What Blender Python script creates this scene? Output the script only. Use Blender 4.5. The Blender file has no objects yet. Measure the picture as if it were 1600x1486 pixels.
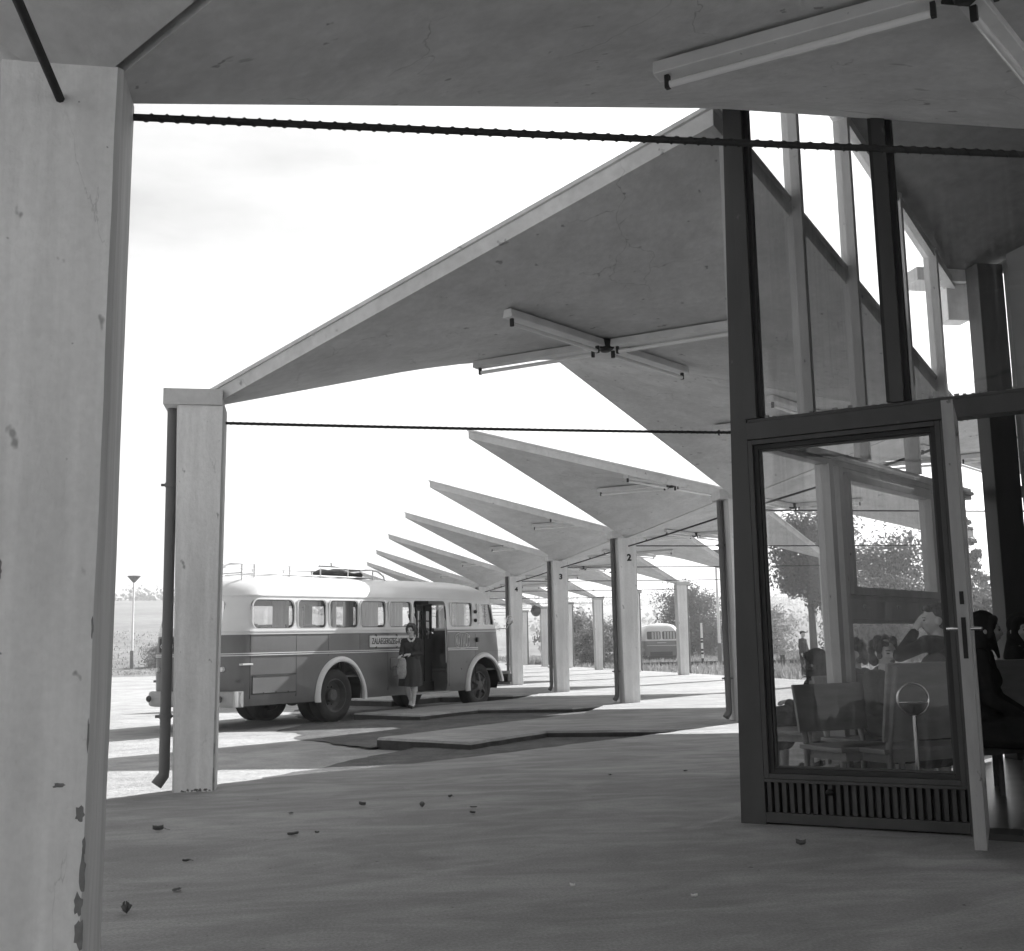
import bpy, bmesh, math, random
from mathutils import Vector, Matrix, noise
R = math.radians
PI = math.pi
sc = bpy.context.scene
col = sc.collection
random.seed(7)

# ------------------------------------------------------------------ materials
def nd(nt, t, **kw):
    n = nt.nodes.new(t)
    for k, v in kw.items():
        if k in n.inputs.keys():
            n.inputs[k].default_value = v
        else:
            setattr(n, k, v)
    return n

def g4(v):
    return (v, v, v, 1)

def mat(name, base, rough=.8, spec=.3, mott=(), bump=(), metal=0, spots=None, cracks=None, coat=0):
    """grey paint or stone: base value, mott = list of (scale xyz, amount, detail, lo, hi) multiplied in;
    bump = list of (scale xyz, strength m); spots = (scale, size, value); cracks = (scale, width, value)"""
    m = bpy.data.materials.new(name)
    m.use_nodes = True
    nt = m.node_tree
    b = nt.nodes['Principled BSDF']
    b.inputs['Roughness'].default_value = rough
    b.inputs['Specular IOR Level'].default_value = spec
    b.inputs['Metallic'].default_value = metal
    b.inputs['Coat Weight'].default_value = coat
    geo = nd(nt, 'ShaderNodeTexCoord')
    L = nt.links.new
    cur = None
    def mapped(s):
        mp = nd(nt, 'ShaderNodeMapping')
        mp.inputs['Scale'].default_value = s
        L(geo.outputs['Object'], mp.inputs['Vector'])
        return mp
    val = nd(nt, 'ShaderNodeValue'); val.outputs[0].default_value = base
    cur = val.outputs[0]
    for s, amt, det, lo, hi in mott:
        mp = mapped(s)
        n = nd(nt, 'ShaderNodeTexNoise'); n.inputs['Scale'].default_value = 1; n.inputs['Detail'].default_value = det
        if name == 'platform_asphalt' and s[0] < 2: n.inputs['Distortion'].default_value = 1.6
        n.inputs['Roughness'].default_value = .6
        L(mp.outputs[0], n.inputs['Vector'])
        r = nd(nt, 'ShaderNodeMapRange'); r.inputs['From Min'].default_value = lo; r.inputs['From Max'].default_value = hi
        r.inputs['To Min'].default_value = 1 - amt; r.inputs['To Max'].default_value = 1 + amt * .6
        L(n.outputs['Fac'], r.inputs['Value'])
        mm = nd(nt, 'ShaderNodeMath', operation='MULTIPLY')
        L(cur, mm.inputs[0]); L(r.outputs[0], mm.inputs[1]); cur = mm.outputs[0]
    if spots:
        for (s, thr, mulv) in spots:
            mp = mapped((s[0], s[1], s[2]))
            n = nd(nt, 'ShaderNodeTexNoise'); n.inputs['Scale'].default_value = 1; n.inputs['Detail'].default_value = 3
            L(mp.outputs[0], n.inputs['Vector'])
            r = nd(nt, 'ShaderNodeMapRange'); r.inputs['From Min'].default_value = thr; r.inputs['From Max'].default_value = thr + .03
            r.inputs['To Min'].default_value = 1; r.inputs['To Max'].default_value = mulv
            L(n.outputs['Fac'], r.inputs['Value'])
            mm = nd(nt, 'ShaderNodeMath', operation='MULTIPLY')
            L(cur, mm.inputs[0]); L(r.outputs[0], mm.inputs[1]); cur = mm.outputs[0]
    if cracks:
        s, w, mulv, thr = cracks
        mp = mapped(s)
        dn = nd(nt, 'ShaderNodeTexNoise'); dn.inputs['Scale'].default_value = 3; dn.inputs['Detail'].default_value = 5
        L(mp.outputs[0], dn.inputs['Vector'])
        mx = nd(nt, 'ShaderNodeVectorMath', operation='ADD')
        sc_ = nd(nt, 'ShaderNodeVectorMath', operation='SCALE'); sc_.inputs['Scale'].default_value = .45
        L(dn.outputs['Color'], sc_.inputs[0]); L(mp.outputs[0], mx.inputs[0]); L(sc_.outputs[0], mx.inputs[1])
        v = nd(nt, 'ShaderNodeTexVoronoi', feature='DISTANCE_TO_EDGE'); v.inputs['Scale'].default_value = 1
        L(mx.outputs[0], v.inputs['Vector'])
        r = nd(nt, 'ShaderNodeMapRange'); r.inputs['From Min'].default_value = 0; r.inputs['From Max'].default_value = w
        r.inputs['To Min'].default_value = mulv; r.inputs['To Max'].default_value = 1
        L(v.outputs['Distance'], r.inputs['Value'])
        mk = nd(nt, 'ShaderNodeTexNoise'); mk.inputs['Scale'].default_value = 1.3
        L(mp.outputs[0], mk.inputs['Vector'])
        mr = nd(nt, 'ShaderNodeMapRange'); mr.inputs['From Min'].default_value = thr; mr.inputs['From Max'].default_value = thr + .08
        L(mk.outputs['Fac'], mr.inputs['Value'])
        mixf = nd(nt, 'ShaderNodeMix')
        mixf.inputs[2].default_value = 1
        L(mr.outputs[0], mixf.inputs[0]); L(r.outputs[0], mixf.inputs[3])
        mm = nd(nt, 'ShaderNodeMath', operation='MULTIPLY')
        L(cur, mm.inputs[0]); L(mixf.outputs[0], mm.inputs[1]); cur = mm.outputs[0]
    cmb = nd(nt, 'ShaderNodeCombineColor')
    for i in range(3):
        L(cur, cmb.inputs[i])
    L(cmb.outputs[0], b.inputs['Base Color'])
    prev = None
    for s, dist in bump:
        mp = mapped(s)
        n = nd(nt, 'ShaderNodeTexNoise'); n.inputs['Scale'].default_value = 1; n.inputs['Detail'].default_value = 4
        L(mp.outputs[0], n.inputs['Vector'])
        bp = nd(nt, 'ShaderNodeBump'); bp.inputs['Strength'].default_value = 1; bp.inputs['Distance'].default_value = dist
        L(n.outputs['Fac'], bp.inputs['Height'])
        if prev: L(prev, bp.inputs['Normal'])
        prev = bp.outputs[0]
    if prev: L(prev, b.inputs['Normal'])
    return m

def glass(name, wav=.0015, tint=.97, boost=1.0):
    m = bpy.data.materials.new(name); m.use_nodes = True
    nt = m.node_tree; nt.nodes.clear(); L = nt.links.new
    out = nd(nt, 'ShaderNodeOutputMaterial')
    tr = nd(nt, 'ShaderNodeBsdfTransparent', Color=g4(tint))
    gl = nd(nt, 'ShaderNodeBsdfGlossy', Color=g4(1)); gl.inputs['Roughness'].default_value = .01
    fr = nd(nt, 'ShaderNodeFresnel', IOR=1.5)
    mu = nd(nt, 'ShaderNodeMath', operation='MULTIPLY'); mu.use_clamp = True
    mu.inputs[1].default_value = boost
    mx = nd(nt, 'ShaderNodeMixShader')
    tc = nd(nt, 'ShaderNodeTexCoord'); n = nd(nt, 'ShaderNodeTexNoise'); n.inputs['Scale'].default_value = 1
    mp = nd(nt, 'ShaderNodeMapping'); mp.inputs['Scale'].default_value = (5, 5, 1.6)
    L(tc.outputs['Object'], mp.inputs[0]); L(mp.outputs[0], n.inputs['Vector'])
    bp = nd(nt, 'ShaderNodeBump'); bp.inputs['Distance'].default_value = wav
    L(n.outputs['Fac'], bp.inputs['Height']); L(bp.outputs[0], gl.inputs['Normal'])
    df = nd(nt, 'ShaderNodeBsdfDiffuse', Color=g4(.6))  # dust film that also paints in a pale veil of reflected sky
    dm = nd(nt, 'ShaderNodeMixShader'); 
    dn = nd(nt, 'ShaderNodeTexNoise'); dn.inputs['Scale'].default_value = 1; dn.inputs['Detail'].default_value = 5
    mp2 = nd(nt, 'ShaderNodeMapping'); mp2.inputs['Scale'].default_value = (25, 25, .8)
    L(tc.outputs['Object'], mp2.inputs[0]); L(mp2.outputs[0], dn.inputs['Vector'])
    dr = nd(nt, 'ShaderNodeMapRange'); dr.inputs['From Min'].default_value = .45; dr.inputs['From Max'].default_value = .8
    dr.inputs['To Min'].default_value = .025; dr.inputs['To Max'].default_value = .15
    L(dn.outputs['Fac'], dr.inputs['Value'])
    L(fr.outputs[0], mu.inputs[0]); L(mu.outputs[0], mx.inputs[0]); L(tr.outputs[0], mx.inputs[1]); L(gl.outputs[0], mx.inputs[2])
    L(dr.outputs[0], dm.inputs[0]); L(mx.outputs[0], dm.inputs[1]); L(df.outputs[0], dm.inputs[2])
    L(dm.outputs[0], out.inputs[0])
    return m

M = {}
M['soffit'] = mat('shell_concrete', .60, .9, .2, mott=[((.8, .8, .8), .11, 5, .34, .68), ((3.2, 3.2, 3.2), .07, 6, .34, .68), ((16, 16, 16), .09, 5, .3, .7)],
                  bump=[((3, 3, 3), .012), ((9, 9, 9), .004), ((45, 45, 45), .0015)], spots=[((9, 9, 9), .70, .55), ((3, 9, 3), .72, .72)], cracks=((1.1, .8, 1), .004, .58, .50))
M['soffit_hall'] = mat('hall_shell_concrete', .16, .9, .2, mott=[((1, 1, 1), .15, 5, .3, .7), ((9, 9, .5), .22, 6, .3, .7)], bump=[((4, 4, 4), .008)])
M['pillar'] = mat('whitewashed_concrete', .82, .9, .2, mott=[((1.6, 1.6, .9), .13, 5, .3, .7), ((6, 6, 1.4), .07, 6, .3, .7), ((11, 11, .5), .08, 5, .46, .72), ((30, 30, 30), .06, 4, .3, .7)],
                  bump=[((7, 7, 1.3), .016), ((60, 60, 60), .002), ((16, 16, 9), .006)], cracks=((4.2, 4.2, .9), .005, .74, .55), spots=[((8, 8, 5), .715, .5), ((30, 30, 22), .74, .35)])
M['pillar_side'] = mat('shaded_board_marked_concrete', .52, .9, .2, mott=[((18, 18, .6), .25, 6, .3, .7)], bump=[((25, 25, .5), .006)])  # shade of the side faces is put into this darker tone, over board marks
M['raw'] = mat('raw_concrete', .22, .9, .2, mott=[((30, 30, 30), .2, 4, .3, .7)], bump=[((60, 60, 60), .004)])
M['pipe'] = mat('grey_pipe_paint', .15, .6, .3, mott=[((8, 8, 2), .15, 4, .3, .7)])
M['rust'] = mat('rusty_steel', .035, .8, .3, mott=[((20, 20, 20), .3, 4, .3, .7)])
M['apron'] = mat('platform_asphalt', .335, .92, .2, mott=[((.30, .5, 1), .14, 6, .38, .62), ((.9, 1.9, 2), .15, 7, .42, .62), ((4, 6, 4), .07, 6, .35, .65), ((70, 70, 70), .22, 3, .3, .7)],
                 bump=[((9, 9, 9), .006), ((90, 90, 90), .0025)], spots=[((16, 16, 16), .715, .55), ((42, 42, 42), .71, .5)], cracks=((.45, .45, .45), .002, .6, .60))
M['kerb'] = mat('shaded_kerb_concrete', .06, .9, .2, mott=[((6, 6, 6), .3, 5, .3, .7)], bump=[((25, 25, 25), .012)])  # shadow on the kerb faces is put into this near-black tone
M['road'] = mat('gravel_asphalt', .38, .95, .15, mott=[((.35, .35, .35), .28, 6, .3, .7), ((2.5, 2.5, 2.5), .2, 6, .3, .7), ((45, 45, 45), .25, 3, .3, .7)],
                bump=[((12, 12, 12), .02), ((70, 70, 70), .006)])
M['bay'] = mat('worn_bitumen', .14, .95, .15, mott=[((1.2, 1.2, 1.2), .35, 6, .3, .7), ((6, 6, 6), .25, 6, .3, .7), ((45, 45, 45), .3, 3, .3, .7)], bump=[((5, 5, 5), .03), ((25, 25, 25), .02), ((70, 70, 70), .008)])
M['field'] = mat('dry_meadow', .205, .95, .1, mott=[((.04, .04, .04), .3, 6, .3, .7), ((.5, .5, .5), .25, 6, .3, .7)], bump=[((1.5, 1.5, 1.5), .2)])
M['grass'] = mat('grass_blades', .26, .8, .2, mott=[((.5, .5, .5), .3, 4, .3, .7)])
M['frame'] = mat('dark_frame_paint', .06, .5, .35, mott=[((5, 5, 1.2), .18, 5, .3, .7)], bump=[((20, 20, 2), .001)], spots=[((16, 16, 9), .72, 1.8)])
M['frame_lit'] = mat('lit_frame_paint', .42, .5, .35, mott=[((5, 5, 1.2), .18, 5, .3, .7)], spots=[((16, 16, 9), .72, .5)])  # daylight on the far frames is put into this paler copy of the frame paint
M['frame_in'] = mat('shaded_frame_rebate', .035, .6, .3, mott=[((6, 6, 2), .2, 4, .3, .7)])  # shade of the recess is put into this darker frame paint
M['putty'] = mat('putty', .30, .8, .2, mott=[((20, 20, 20), .4, 4, .3, .7)])
M['door'] = mat('door_paint', .34, .5, .35, mott=[((9, 9, 1.6), .22, 5, .3, .7)], spots=[((30, 30, 12), .70, .5)])
M['glass'] = glass('window_glass')
M['busglass'] = glass('bus_glass', .0006, .8, 1.8)
M['lampbody'] = mat('lamp_enamel', .70, .5, .4, mott=[((4, 4, 4), .12, 4, .3, .7)], spots=[((30, 30, 30), .73, .6)])
M['tube'] = mat('lamp_tube', .78, .15, .6)
M['dark'] = mat('dark_fitting', .03, .5, .4)
M['black'] = mat('black_paint', .012, .6, .3)
M['chrome'] = mat('chrome', .65, .22, .5, metal=1, mott=[((9, 9, 9), .1, 4, .3, .7)])
M['busw'] = mat('bus_cream_paint', .66, .45, .45, mott=[((1.5, 1.5, 3), .07, 5, .3, .7)], spots=[((7, 7, 10), .74, .75)], coat=.15)
M['busg'] = mat('bus_body_paint', .13, .5, .35, mott=[((1.5, 1.5, 2.5), .10, 5, .3, .7), ((9, 9, 3), .05, 5, .3, .7)], coat=.2)
M['bumper'] = mat('bumper_paint', .36, .5, .4, mott=[((4, 4, 4), .2, 5, .3, .7)])
M['busin'] = mat('bus_lining', .12, .8, .2)
M['bustrim'] = mat('bus_trim', .60, .4, .5)
M['seam'] = mat('panel_seam', .05, .7, .2)
M['tyre'] = mat('tyre_rubber', .035, .85, .25, mott=[((6, 6, 6), .3, 4, .3, .7)], bump=[((40, 40, 40), .002)])
M['rim'] = mat('wheel_rim', .075, .6, .4, mott=[((12, 12, 12), .3, 4, .3, .7)])
M['board'] = mat('sign_board', .62, .6, .3, mott=[((8, 8, 8), .1, 5, .3, .7)])
M['emblem'] = mat('emblem_paint', .5, .6, .3, mott=[((30, 30, 30), .15, 4, .3, .7)])
M['curtain'] = mat('curtain_cloth', .42, .95, .1, mott=[((14, 14, .6), .2, 4, .3, .7)])
M['tarp'] = mat('tarpaulin', .08, .8, .2, mott=[((5, 5, 5), .4, 4, .3, .7)], bump=[((9, 9, 9), .03)])
M['skin'] = mat('skin', .54, .6, .3, mott=[((15, 15, 15), .06, 4, .3, .7)])
M['skin2'] = mat('weathered_skin', .36, .6, .3, mott=[((15, 15, 15), .1, 4, .3, .7)])
M['hair'] = mat('hair', .06, .6, .4, mott=[((40, 40, 12), .5, 4, .3, .7)], bump=[((60, 60, 20), .01)])
M['knit'] = mat('knitwear', .042, .95, .1, mott=[((50, 50, 50), .2, 4, .3, .7)], bump=[((90, 90, 60), .003)])
M['skirtcloth'] = mat('skirt_cloth', .065, .9, .1, mott=[((8, 8, 1), .15, 4, .3, .7)], bump=[((14, 14, 1), .01)])
M['blackcloth'] = mat('black_cloth', .026, .95, .1, mott=[((8, 8, 8), .3, 4, .3, .7)], bump=[((12, 12, 12), .012)])
M['greycloth'] = mat('grey_cloth', .07, .95, .1, mott=[((8, 8, 8), .3, 4, .3, .7)], bump=[((12, 12, 12), .012)])
M['whitecloth'] = mat('white_cloth', .65, .9, .1)
M['shoe'] = mat('shoe_leather', .02, .4, .4)
M['bag'] = mat('net_bag', .36, .8, .2, mott=[((12, 12, 12), .25, 4, .3, .7)], bump=[((12, 12, 12), .02)])
M['wallin'] = mat('hall_wall_plaster', .30, .9, .1, mott=[((2, 2, 2), .15, 5, .3, .7)])
M['wood'] = mat('bench_wood', .20, .5, .35, mott=[((3, 3, 18), .2, 5, .3, .7)])
M['tile'] = mat('hall_tiles', .20, .35, .4, mott=[((2, 2, 2), .3, 4, .3, .7)])
M['paper'] = mat('paper', .7, .8, .2)
M['bark'] = mat('bark', .09, .9, .1, mott=[((9, 9, 2), .3, 4, .3, .7)])
M['leaf'] = mat('foliage', .12, .7, .25, mott=[((.7, .7, .7), .45, 4, .35, .65)])
M['leaf2'] = mat('pale_foliage', .22, .7, .25, mott=[((.7, .7, .7), .4, 4, .35, .65)])
M['dryleaf'] = mat('dry_leaf', .10, .7, .3, mott=[((30, 30, 30), .4, 4, .3, .7)])
M['plaster'] = mat('shed_plaster', .40, .9, .1, mott=[((2, 2, 2), .15, 4, .3, .7)])
M['rooftile'] = mat('shed_roof', .12, .9, .1, mott=[((6, 6, 6), .2, 4, .3, .7)])
M['white'] = mat('white_paint', .7, .5, .3)
M['step'] = mat('step_metal', .3, .5, .4)
for k in ('leaf', 'leaf2', 'grass'):   # thin leaves let some light through
    nt = M[k].node_tree
    b = nt.nodes['Principled BSDF']; out = nt.nodes['Material Output']
    tl = nd(nt, 'ShaderNodeBsdfTranslucent'); mx = nd(nt, 'ShaderNodeMixShader'); mx.inputs[0].default_value = .28
    src = b.inputs['Base Color'].links[0].from_socket
    nt.links.new(src, tl.inputs['Color'])
    nt.links.new(b.outputs[0], mx.inputs[1]); nt.links.new(tl.outputs[0], mx.inputs[2]); nt.links.new(mx.outputs[0], out.inputs[0])

# ------------------------------------------------------------------ mesh helpers
def obj(name, bm, m, parent=None, smooth=False, loc=None, mats=None):
    me = bpy.data.meshes.new(name)
    bm.normal_update()
    bm.to_mesh(me); bm.free()
    for x in (mats or [m]):
        me.materials.append(x)
    if smooth:
        me.shade_smooth()
        if smooth != 'all':
            try: me.set_sharp_from_angle(angle=R(smooth if smooth is not True else 40))
            except Exception: pass
    o = bpy.data.objects.new(name, me); col.objects.link(o)
    if parent: o.parent = parent
    if loc: o.location = loc
    return o

def tag(o, label=None, cat=None, group=None, kind=None):
    if label: o['label'] = label
    if cat: o['category'] = cat
    if group: o['group'] = group
    if kind: o['kind'] = kind
    return o

def empty(name, loc, rz=0, label=None, cat=None, group=None):
    o = bpy.data.objects.new(name, None); col.objects.link(o)
    o.empty_display_size = .2
    o.location = loc; o.rotation_euler = (0, 0, rz)
    return tag(o, label, cat, group)

def BM(): return bmesh.new()

def box(bm, x0, x1, y0, y1, z0, z1, mi=0, mtx=None, bev=0):
    vs = [bm.verts.new(v) for v in ((x0, y0, z0), (x1, y0, z0), (x1, y1, z0), (x0, y1, z0), (x0, y0, z1), (x1, y0, z1), (x1, y1, z1), (x0, y1, z1))]
    fs = [bm.faces.new([vs[i] for i in f]) for f in ((3, 2, 1, 0), (4, 5, 6, 7), (0, 1, 5, 4), (1, 2, 6, 5), (2, 3, 7, 6), (3, 0, 4, 7))]
    for f in fs: f.material_index = mi
    if bev:
        es = list({e for f in fs for e in f.edges})
        r = bmesh.ops.bevel(bm, geom=es, offset=bev, segments=2, profile=.7, affect='EDGES')
        vs = list({v for f in r['faces'] for v in f.verts} | {v for v in vs if v.is_valid})
    if mtx:
        bmesh.ops.transform(bm, matrix=mtx, verts=[v for v in vs if v.is_valid])
    return vs

def basis(d):
    d = Vector(d).normalized()
    up = Vector((0, 0, 1)) if abs(d.z) < .95 else Vector((1, 0, 0))
    a = d.cross(up).normalized(); b = d.cross(a).normalized()
    return a, b

def tube(bm, pts, rad, n=8, cap=True, mi=0):
    pts = [Vector(p) for p in pts]
    rr = rad if isinstance(rad, (list, tuple)) else [rad] * len(pts)
    rings = []
    for i, p in enumerate(pts):
        d = (pts[min(i + 1, len(pts) - 1)] - pts[max(i - 1, 0)])
        a, b = basis(d)
        if rings and (a.dot(pa) < 0):
            a, b = -a, -b
        pa = a
        rings.append([bm.verts.new(p + (a * math.cos(2 * PI * k / n) + b * math.sin(2 * PI * k / n)) * rr[i]) for k in range(n)])
    for i in range(len(rings) - 1):
        for k in range(n):
            f = bm.faces.new((rings[i][k], rings[i][(k + 1) % n], rings[i + 1][(k + 1) % n], rings[i + 1][k])); f.material_index = mi
    if cap:
        bm.faces.new(rings[0][::-1]).material_index = mi; bm.faces.new(rings[-1]).material_index = mi
    return rings

def lathe(bm, prof, c=(0, 0, 0), axis='z', n=32, mi=0):
    """prof: list of (r, h) revolved round the axis through c"""
    rings = []
    for r, h in prof:
        ring = []
        for k in range(n):
            a = 2 * PI * k / n
            x, y = r * math.cos(a), r * math.sin(a)
            v = {'z': (x, y, h), 'y': (x, h, y), 'x': (h, x, y)}[axis]
            ring.append(bm.verts.new(Vector(c) + Vector(v)))
        rings.append(ring)
    for i in range(len(rings) - 1):
        for k in range(n):
            bm.faces.new((rings[i][k], rings[i][(k + 1) % n], rings[i + 1][(k + 1) % n], rings[i + 1][k])).material_index = mi
    return rings

def loft(bm, rings, cap=True, mi=0, closed=True):
    V = [[bm.verts.new(p) for p in r] for r in rings]
    n = len(V[0])
    for i in range(len(V) - 1):
        for k in range(n if closed else n - 1):
            bm.faces.new((V[i][k], V[i][(k + 1) % n], V[i + 1][(k + 1) % n], V[i + 1][k])).material_index = mi
    if cap:
        bm.faces.new(V[0][::-1]).material_index = mi; bm.faces.new(V[-1]).material_index = mi
    return V

def ball(bm, c, r, n=12, mi=0):
    r = Vector((r, r, r)) if not isinstance(r, (tuple, list, Vector)) else Vector(r)
    res = bmesh.ops.create_uvsphere(bm, u_segments=n, v_segments=max(6, n // 2 + 2), radius=1)
    for v in res['verts']:
        v.co = Vector((v.co.x * r.x, v.co.y * r.y, v.co.z * r.z)) + Vector(c)
    return res['verts']

def evaluated(o, name=None):
    dg = bpy.context.evaluated_depsgraph_get(); dg.update()
    return bpy.data.meshes.new_from_object(o.evaluated_get(dg))

def drop(o):
    me = o.data; bpy.data.objects.remove(o)
    if me and me.users == 0: bpy.data.meshes.remove(me)

def text_mesh(s, size, ext=.004, off=0.0, sx=1.0):
    cu = bpy.data.curves.new('lettering', 'FONT')
    cu.body = s; cu.size = size; cu.extrude = ext; cu.offset = off
    cu.align_x = 'CENTER'; cu.align_y = 'CENTER'
    o = bpy.data.objects.new('lettering', cu); col.objects.link(o)
    me = evaluated(o)
    bpy.data.objects.remove(o); bpy.data.curves.remove(cu)
    for v in me.vertices: v.co.x *= sx
    return me

def obj_from_mesh(name, me, m, parent=None):
    me.materials.clear(); me.materials.append(m)
    o = bpy.data.objects.new(name, me); col.objects.link(o)
    if parent: o.parent = parent
    return o

# ------------------------------------------------------------------ camera
f_px, yaw, pitch, roll, cx, cy = 1795.456, .18407, .14798, -.01981, .85006, -4.18839
fw = Vector((math.sin(yaw) * math.cos(pitch), math.cos(yaw) * math.cos(pitch), math.sin(pitch)))
rt = Vector((math.cos(yaw), -math.sin(yaw), 0)); up = rt.cross(fw)
r_ = math.cos(roll) * rt + math.sin(roll) * up; u_ = -math.sin(roll) * rt + math.cos(roll) * up
cam = bpy.data.cameras.new('camera'); cam.sensor_width = 36; cam.lens = f_px / 1600 * 36
cam.clip_start = .05; cam.clip_end = 6000
co = bpy.data.objects.new('camera', cam); col.objects.link(co)
co.matrix_world = Matrix(((r_.x, u_.x, -fw.x, cx), (r_.y, u_.y, -fw.y, cy), (r_.z, u_.z, -fw.z, 1.15), (0, 0, 0, 1)))
sc.camera = co

# ------------------------------------------------------------------ light
EL, AZ = R(30.8), math.atan2(1.32, 1.03)
S = Vector((math.sin(AZ) * math.cos(EL), math.cos(AZ) * math.cos(EL), math.sin(EL)))
ld = bpy.data.lights.new('sun', 'SUN'); ld.energy = 5.0; ld.angle = R(.5); ld.color = (1, 1, 1)
lo = bpy.data.objects.new('sun', ld); col.objects.link(lo)
lo.rotation_euler = (-S).to_track_quat('-Z', 'Y').to_euler(); lo.location = (30, 25, 40)
w = bpy.data.worlds.new('World'); sc.world = w; w.use_nodes = True
nt = w.node_tree; nt.nodes.clear(); L = nt.links.new
wo = nd(nt, 'ShaderNodeOutputWorld'); bg = nd(nt, 'ShaderNodeBackground'); bg.inputs['Strength'].default_value = .084
sky = nd(nt, 'ShaderNodeTexSky'); sky.sky_type = 'NISHITA'; sky.sun_disc = False
sky.sun_elevation = EL; sky.sun_rotation = AZ; sky.dust_density = 3.0; sky.air_density = 1.0; sky.ozone_density = 1.0
sep = nd(nt, 'ShaderNodeSeparateColor')
mxc = nd(nt, 'ShaderNodeMath', operation='MAXIMUM'); mx2 = nd(nt, 'ShaderNodeMath', operation='MAXIMUM')
tc = nd(nt, 'ShaderNodeTexCoord'); mp = nd(nt, 'ShaderNodeMapping'); mp.inputs['Scale'].default_value = (2.0, 2.0, 6.0)
cn = nd(nt, 'ShaderNodeTexNoise'); cn.inputs['Scale'].default_value = 1.0; cn.inputs['Detail'].default_value = 7; cn.inputs['Roughness'].default_value = .55
cr = nd(nt, 'ShaderNodeMapRange'); cr.inputs['From Min'].default_value = .36; cr.inputs['From Max'].default_value = .62
cr.inputs['To Min'].default_value = .66; cr.inputs['To Max'].default_value = 1.15
mul = nd(nt, 'ShaderNodeMath', operation='MULTIPLY'); cmb = nd(nt, 'ShaderNodeCombineColor')
L(sky.outputs[0], sep.inputs[0]); L(sep.outputs[1], mxc.inputs[0]); L(sep.outputs[2], mxc.inputs[1])
L(mxc.outputs[0], mul.inputs[0]); L(tc.outputs['Generated'], mp.inputs[0]); L(mp.outputs[0], cn.inputs['Vector'])
L(cn.outputs['Fac'], cr.inputs['Value']); L(cr.outputs[0], mul.inputs[1])
for i in range(3): L(mul.outputs[0], cmb.inputs[i])
L(cmb.outputs[0], bg.inputs['Color']); L(bg.outputs[0], wo.inputs[0])
sc.view_settings.view_transform = 'Standard'; sc.view_settings.look = 'None'
sc.view_settings.exposure = 1.3; sc.view_settings.gamma = 1
sc.cycles.max_bounces = 7; sc.cycles.diffuse_bounces = 4; sc.cycles.glossy_bounces = 3; sc.cycles.transparent_max_bounces = 14; sc.cycles.use_adaptive_sampling = True; sc.cycles.adaptive_threshold = .03
sc.cycles.use_denoising = True
HAZE = .0012
sc.render.film_transparent = False

# ------------------------------------------------------------------ grid of the roofs
SX, SY, H, HT, TH = 7.4389, 6.2026, 3.304, 4.805, .16
def P(r, i): return Vector((SX * r, SY * i + (.16 if (r, i) == (0, 0) else 0), H))           # r: row 0 (A), 1 (B), 2 (C)
def T(r, i): return Vector((SX * (r + .5), SY * (i + .5), HT))

def shell(name, c0, c1, c2, c3, m, parent=None, th=TH, n=18):
    """a saddle: straight edges between the four corners c0..c3, a drip step along the rim"""
    bm = BM()
    def pt(u, v, dz):
        p = (c0 * (1 - u) * (1 - v) + c1 * u * (1 - v) + c2 * u * v + c3 * (1 - u) * v)
        return Vector((p.x, p.y, p.z + dz))
    def rim(e, dz):
        q = []
        for k in range(n): q.append(pt(e + (1 - 2 * e) * k / n, e, dz))
        for k in range(n): q.append(pt(1 - e, e + (1 - 2 * e) * k / n, dz))
        for k in range(n): q.append(pt(1 - e - (1 - 2 * e) * k / n, 1 - e, dz))
        for k in range(n): q.append(pt(e, 1 - e - (1 - 2 * e) * k / n, dz))
        return q
    e0, e1 = .0045, .0006
    def sheet(e, dz, flip):
        V = [[bm.verts.new(pt(e + (1 - 2 * e) * i / n, e + (1 - 2 * e) * j / n, dz)) for j in range(n + 1)] for i in range(n + 1)]
        for i in range(n):
            for j in range(n):
                f = (V[i][j], V[i + 1][j], V[i + 1][j + 1], V[i][j + 1])
                bm.faces.new(f[::-1] if flip else f)
        loop = [V[k][0] for k in range(n)] + [V[n][k] for k in range(n)] + [V[n - k][n] for k in range(n)] + [V[0][n - k] for k in range(n)]
        return loop
    lb = sheet(e0, 0, True); lt = sheet(e1, th, False)
    mid1 = [bm.verts.new(p) for p in rim(e0, th * .78)]
    mid2 = [bm.verts.new(p) for p in rim(e1, th * .80)]
    for a, b in ((lb, mid1), (mid1, mid2), (mid2, lt)):
        N = len(a)
        for k in range(N):
            bm.faces.new((a[k], a[(k + 1) % N], b[(k + 1) % N], b[k]))
    bmesh.ops.recalc_face_normals(bm, faces=bm.faces[:])
    return obj(name, bm, m, parent, smooth=25)

ordn = ['zeroth', 'first', 'second', 'third', 'fourth', 'fifth', 'sixth', 'seventh', 'eighth', 'ninth', 'tenth', 'eleventh', 'twelfth', 'thirteenth']
def canopy(kind, r, i, label, group):
    if kind == 't':    # between the rows: low corners P(r,i), P(r+1,i)
        tp = T(r, i)
        if (r, i) == (0, 0): tp.z += .10
        p0_ = P(r, i)
        if (r, i) == (0, 0): p0_.z -= .085
        o = shell('canopy_shell', p0_, T(r, i - 1), P(r + 1, i), tp, M['soffit'])
    else:              # along a row: low corners P(r,i), P(r,i+1)
        p1_ = P(r, i + 1)
        if (r, i) == (0, -1): p1_.z -= .085
        o = shell('canopy_shell', P(r, i), T(r, i), p1_, T(r - 1, i), M['soffit'])
    return tag(o, label, 'canopy', group)
G1, G2 = 'pointed canopies along the bus bays', 'canopies spanning the platform'
canopy('t', 0, 0, 'shaded concrete canopy directly overhead across the top of the photo', G2)
canopy('t', 0, 1, 'large saddle shaped concrete canopy rising from the pillar by the bus to the hall corner', G2)
canopy('l', 0, -1, 'lighter canopy underside above the foreground pillar at the top left corner', G1)
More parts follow.
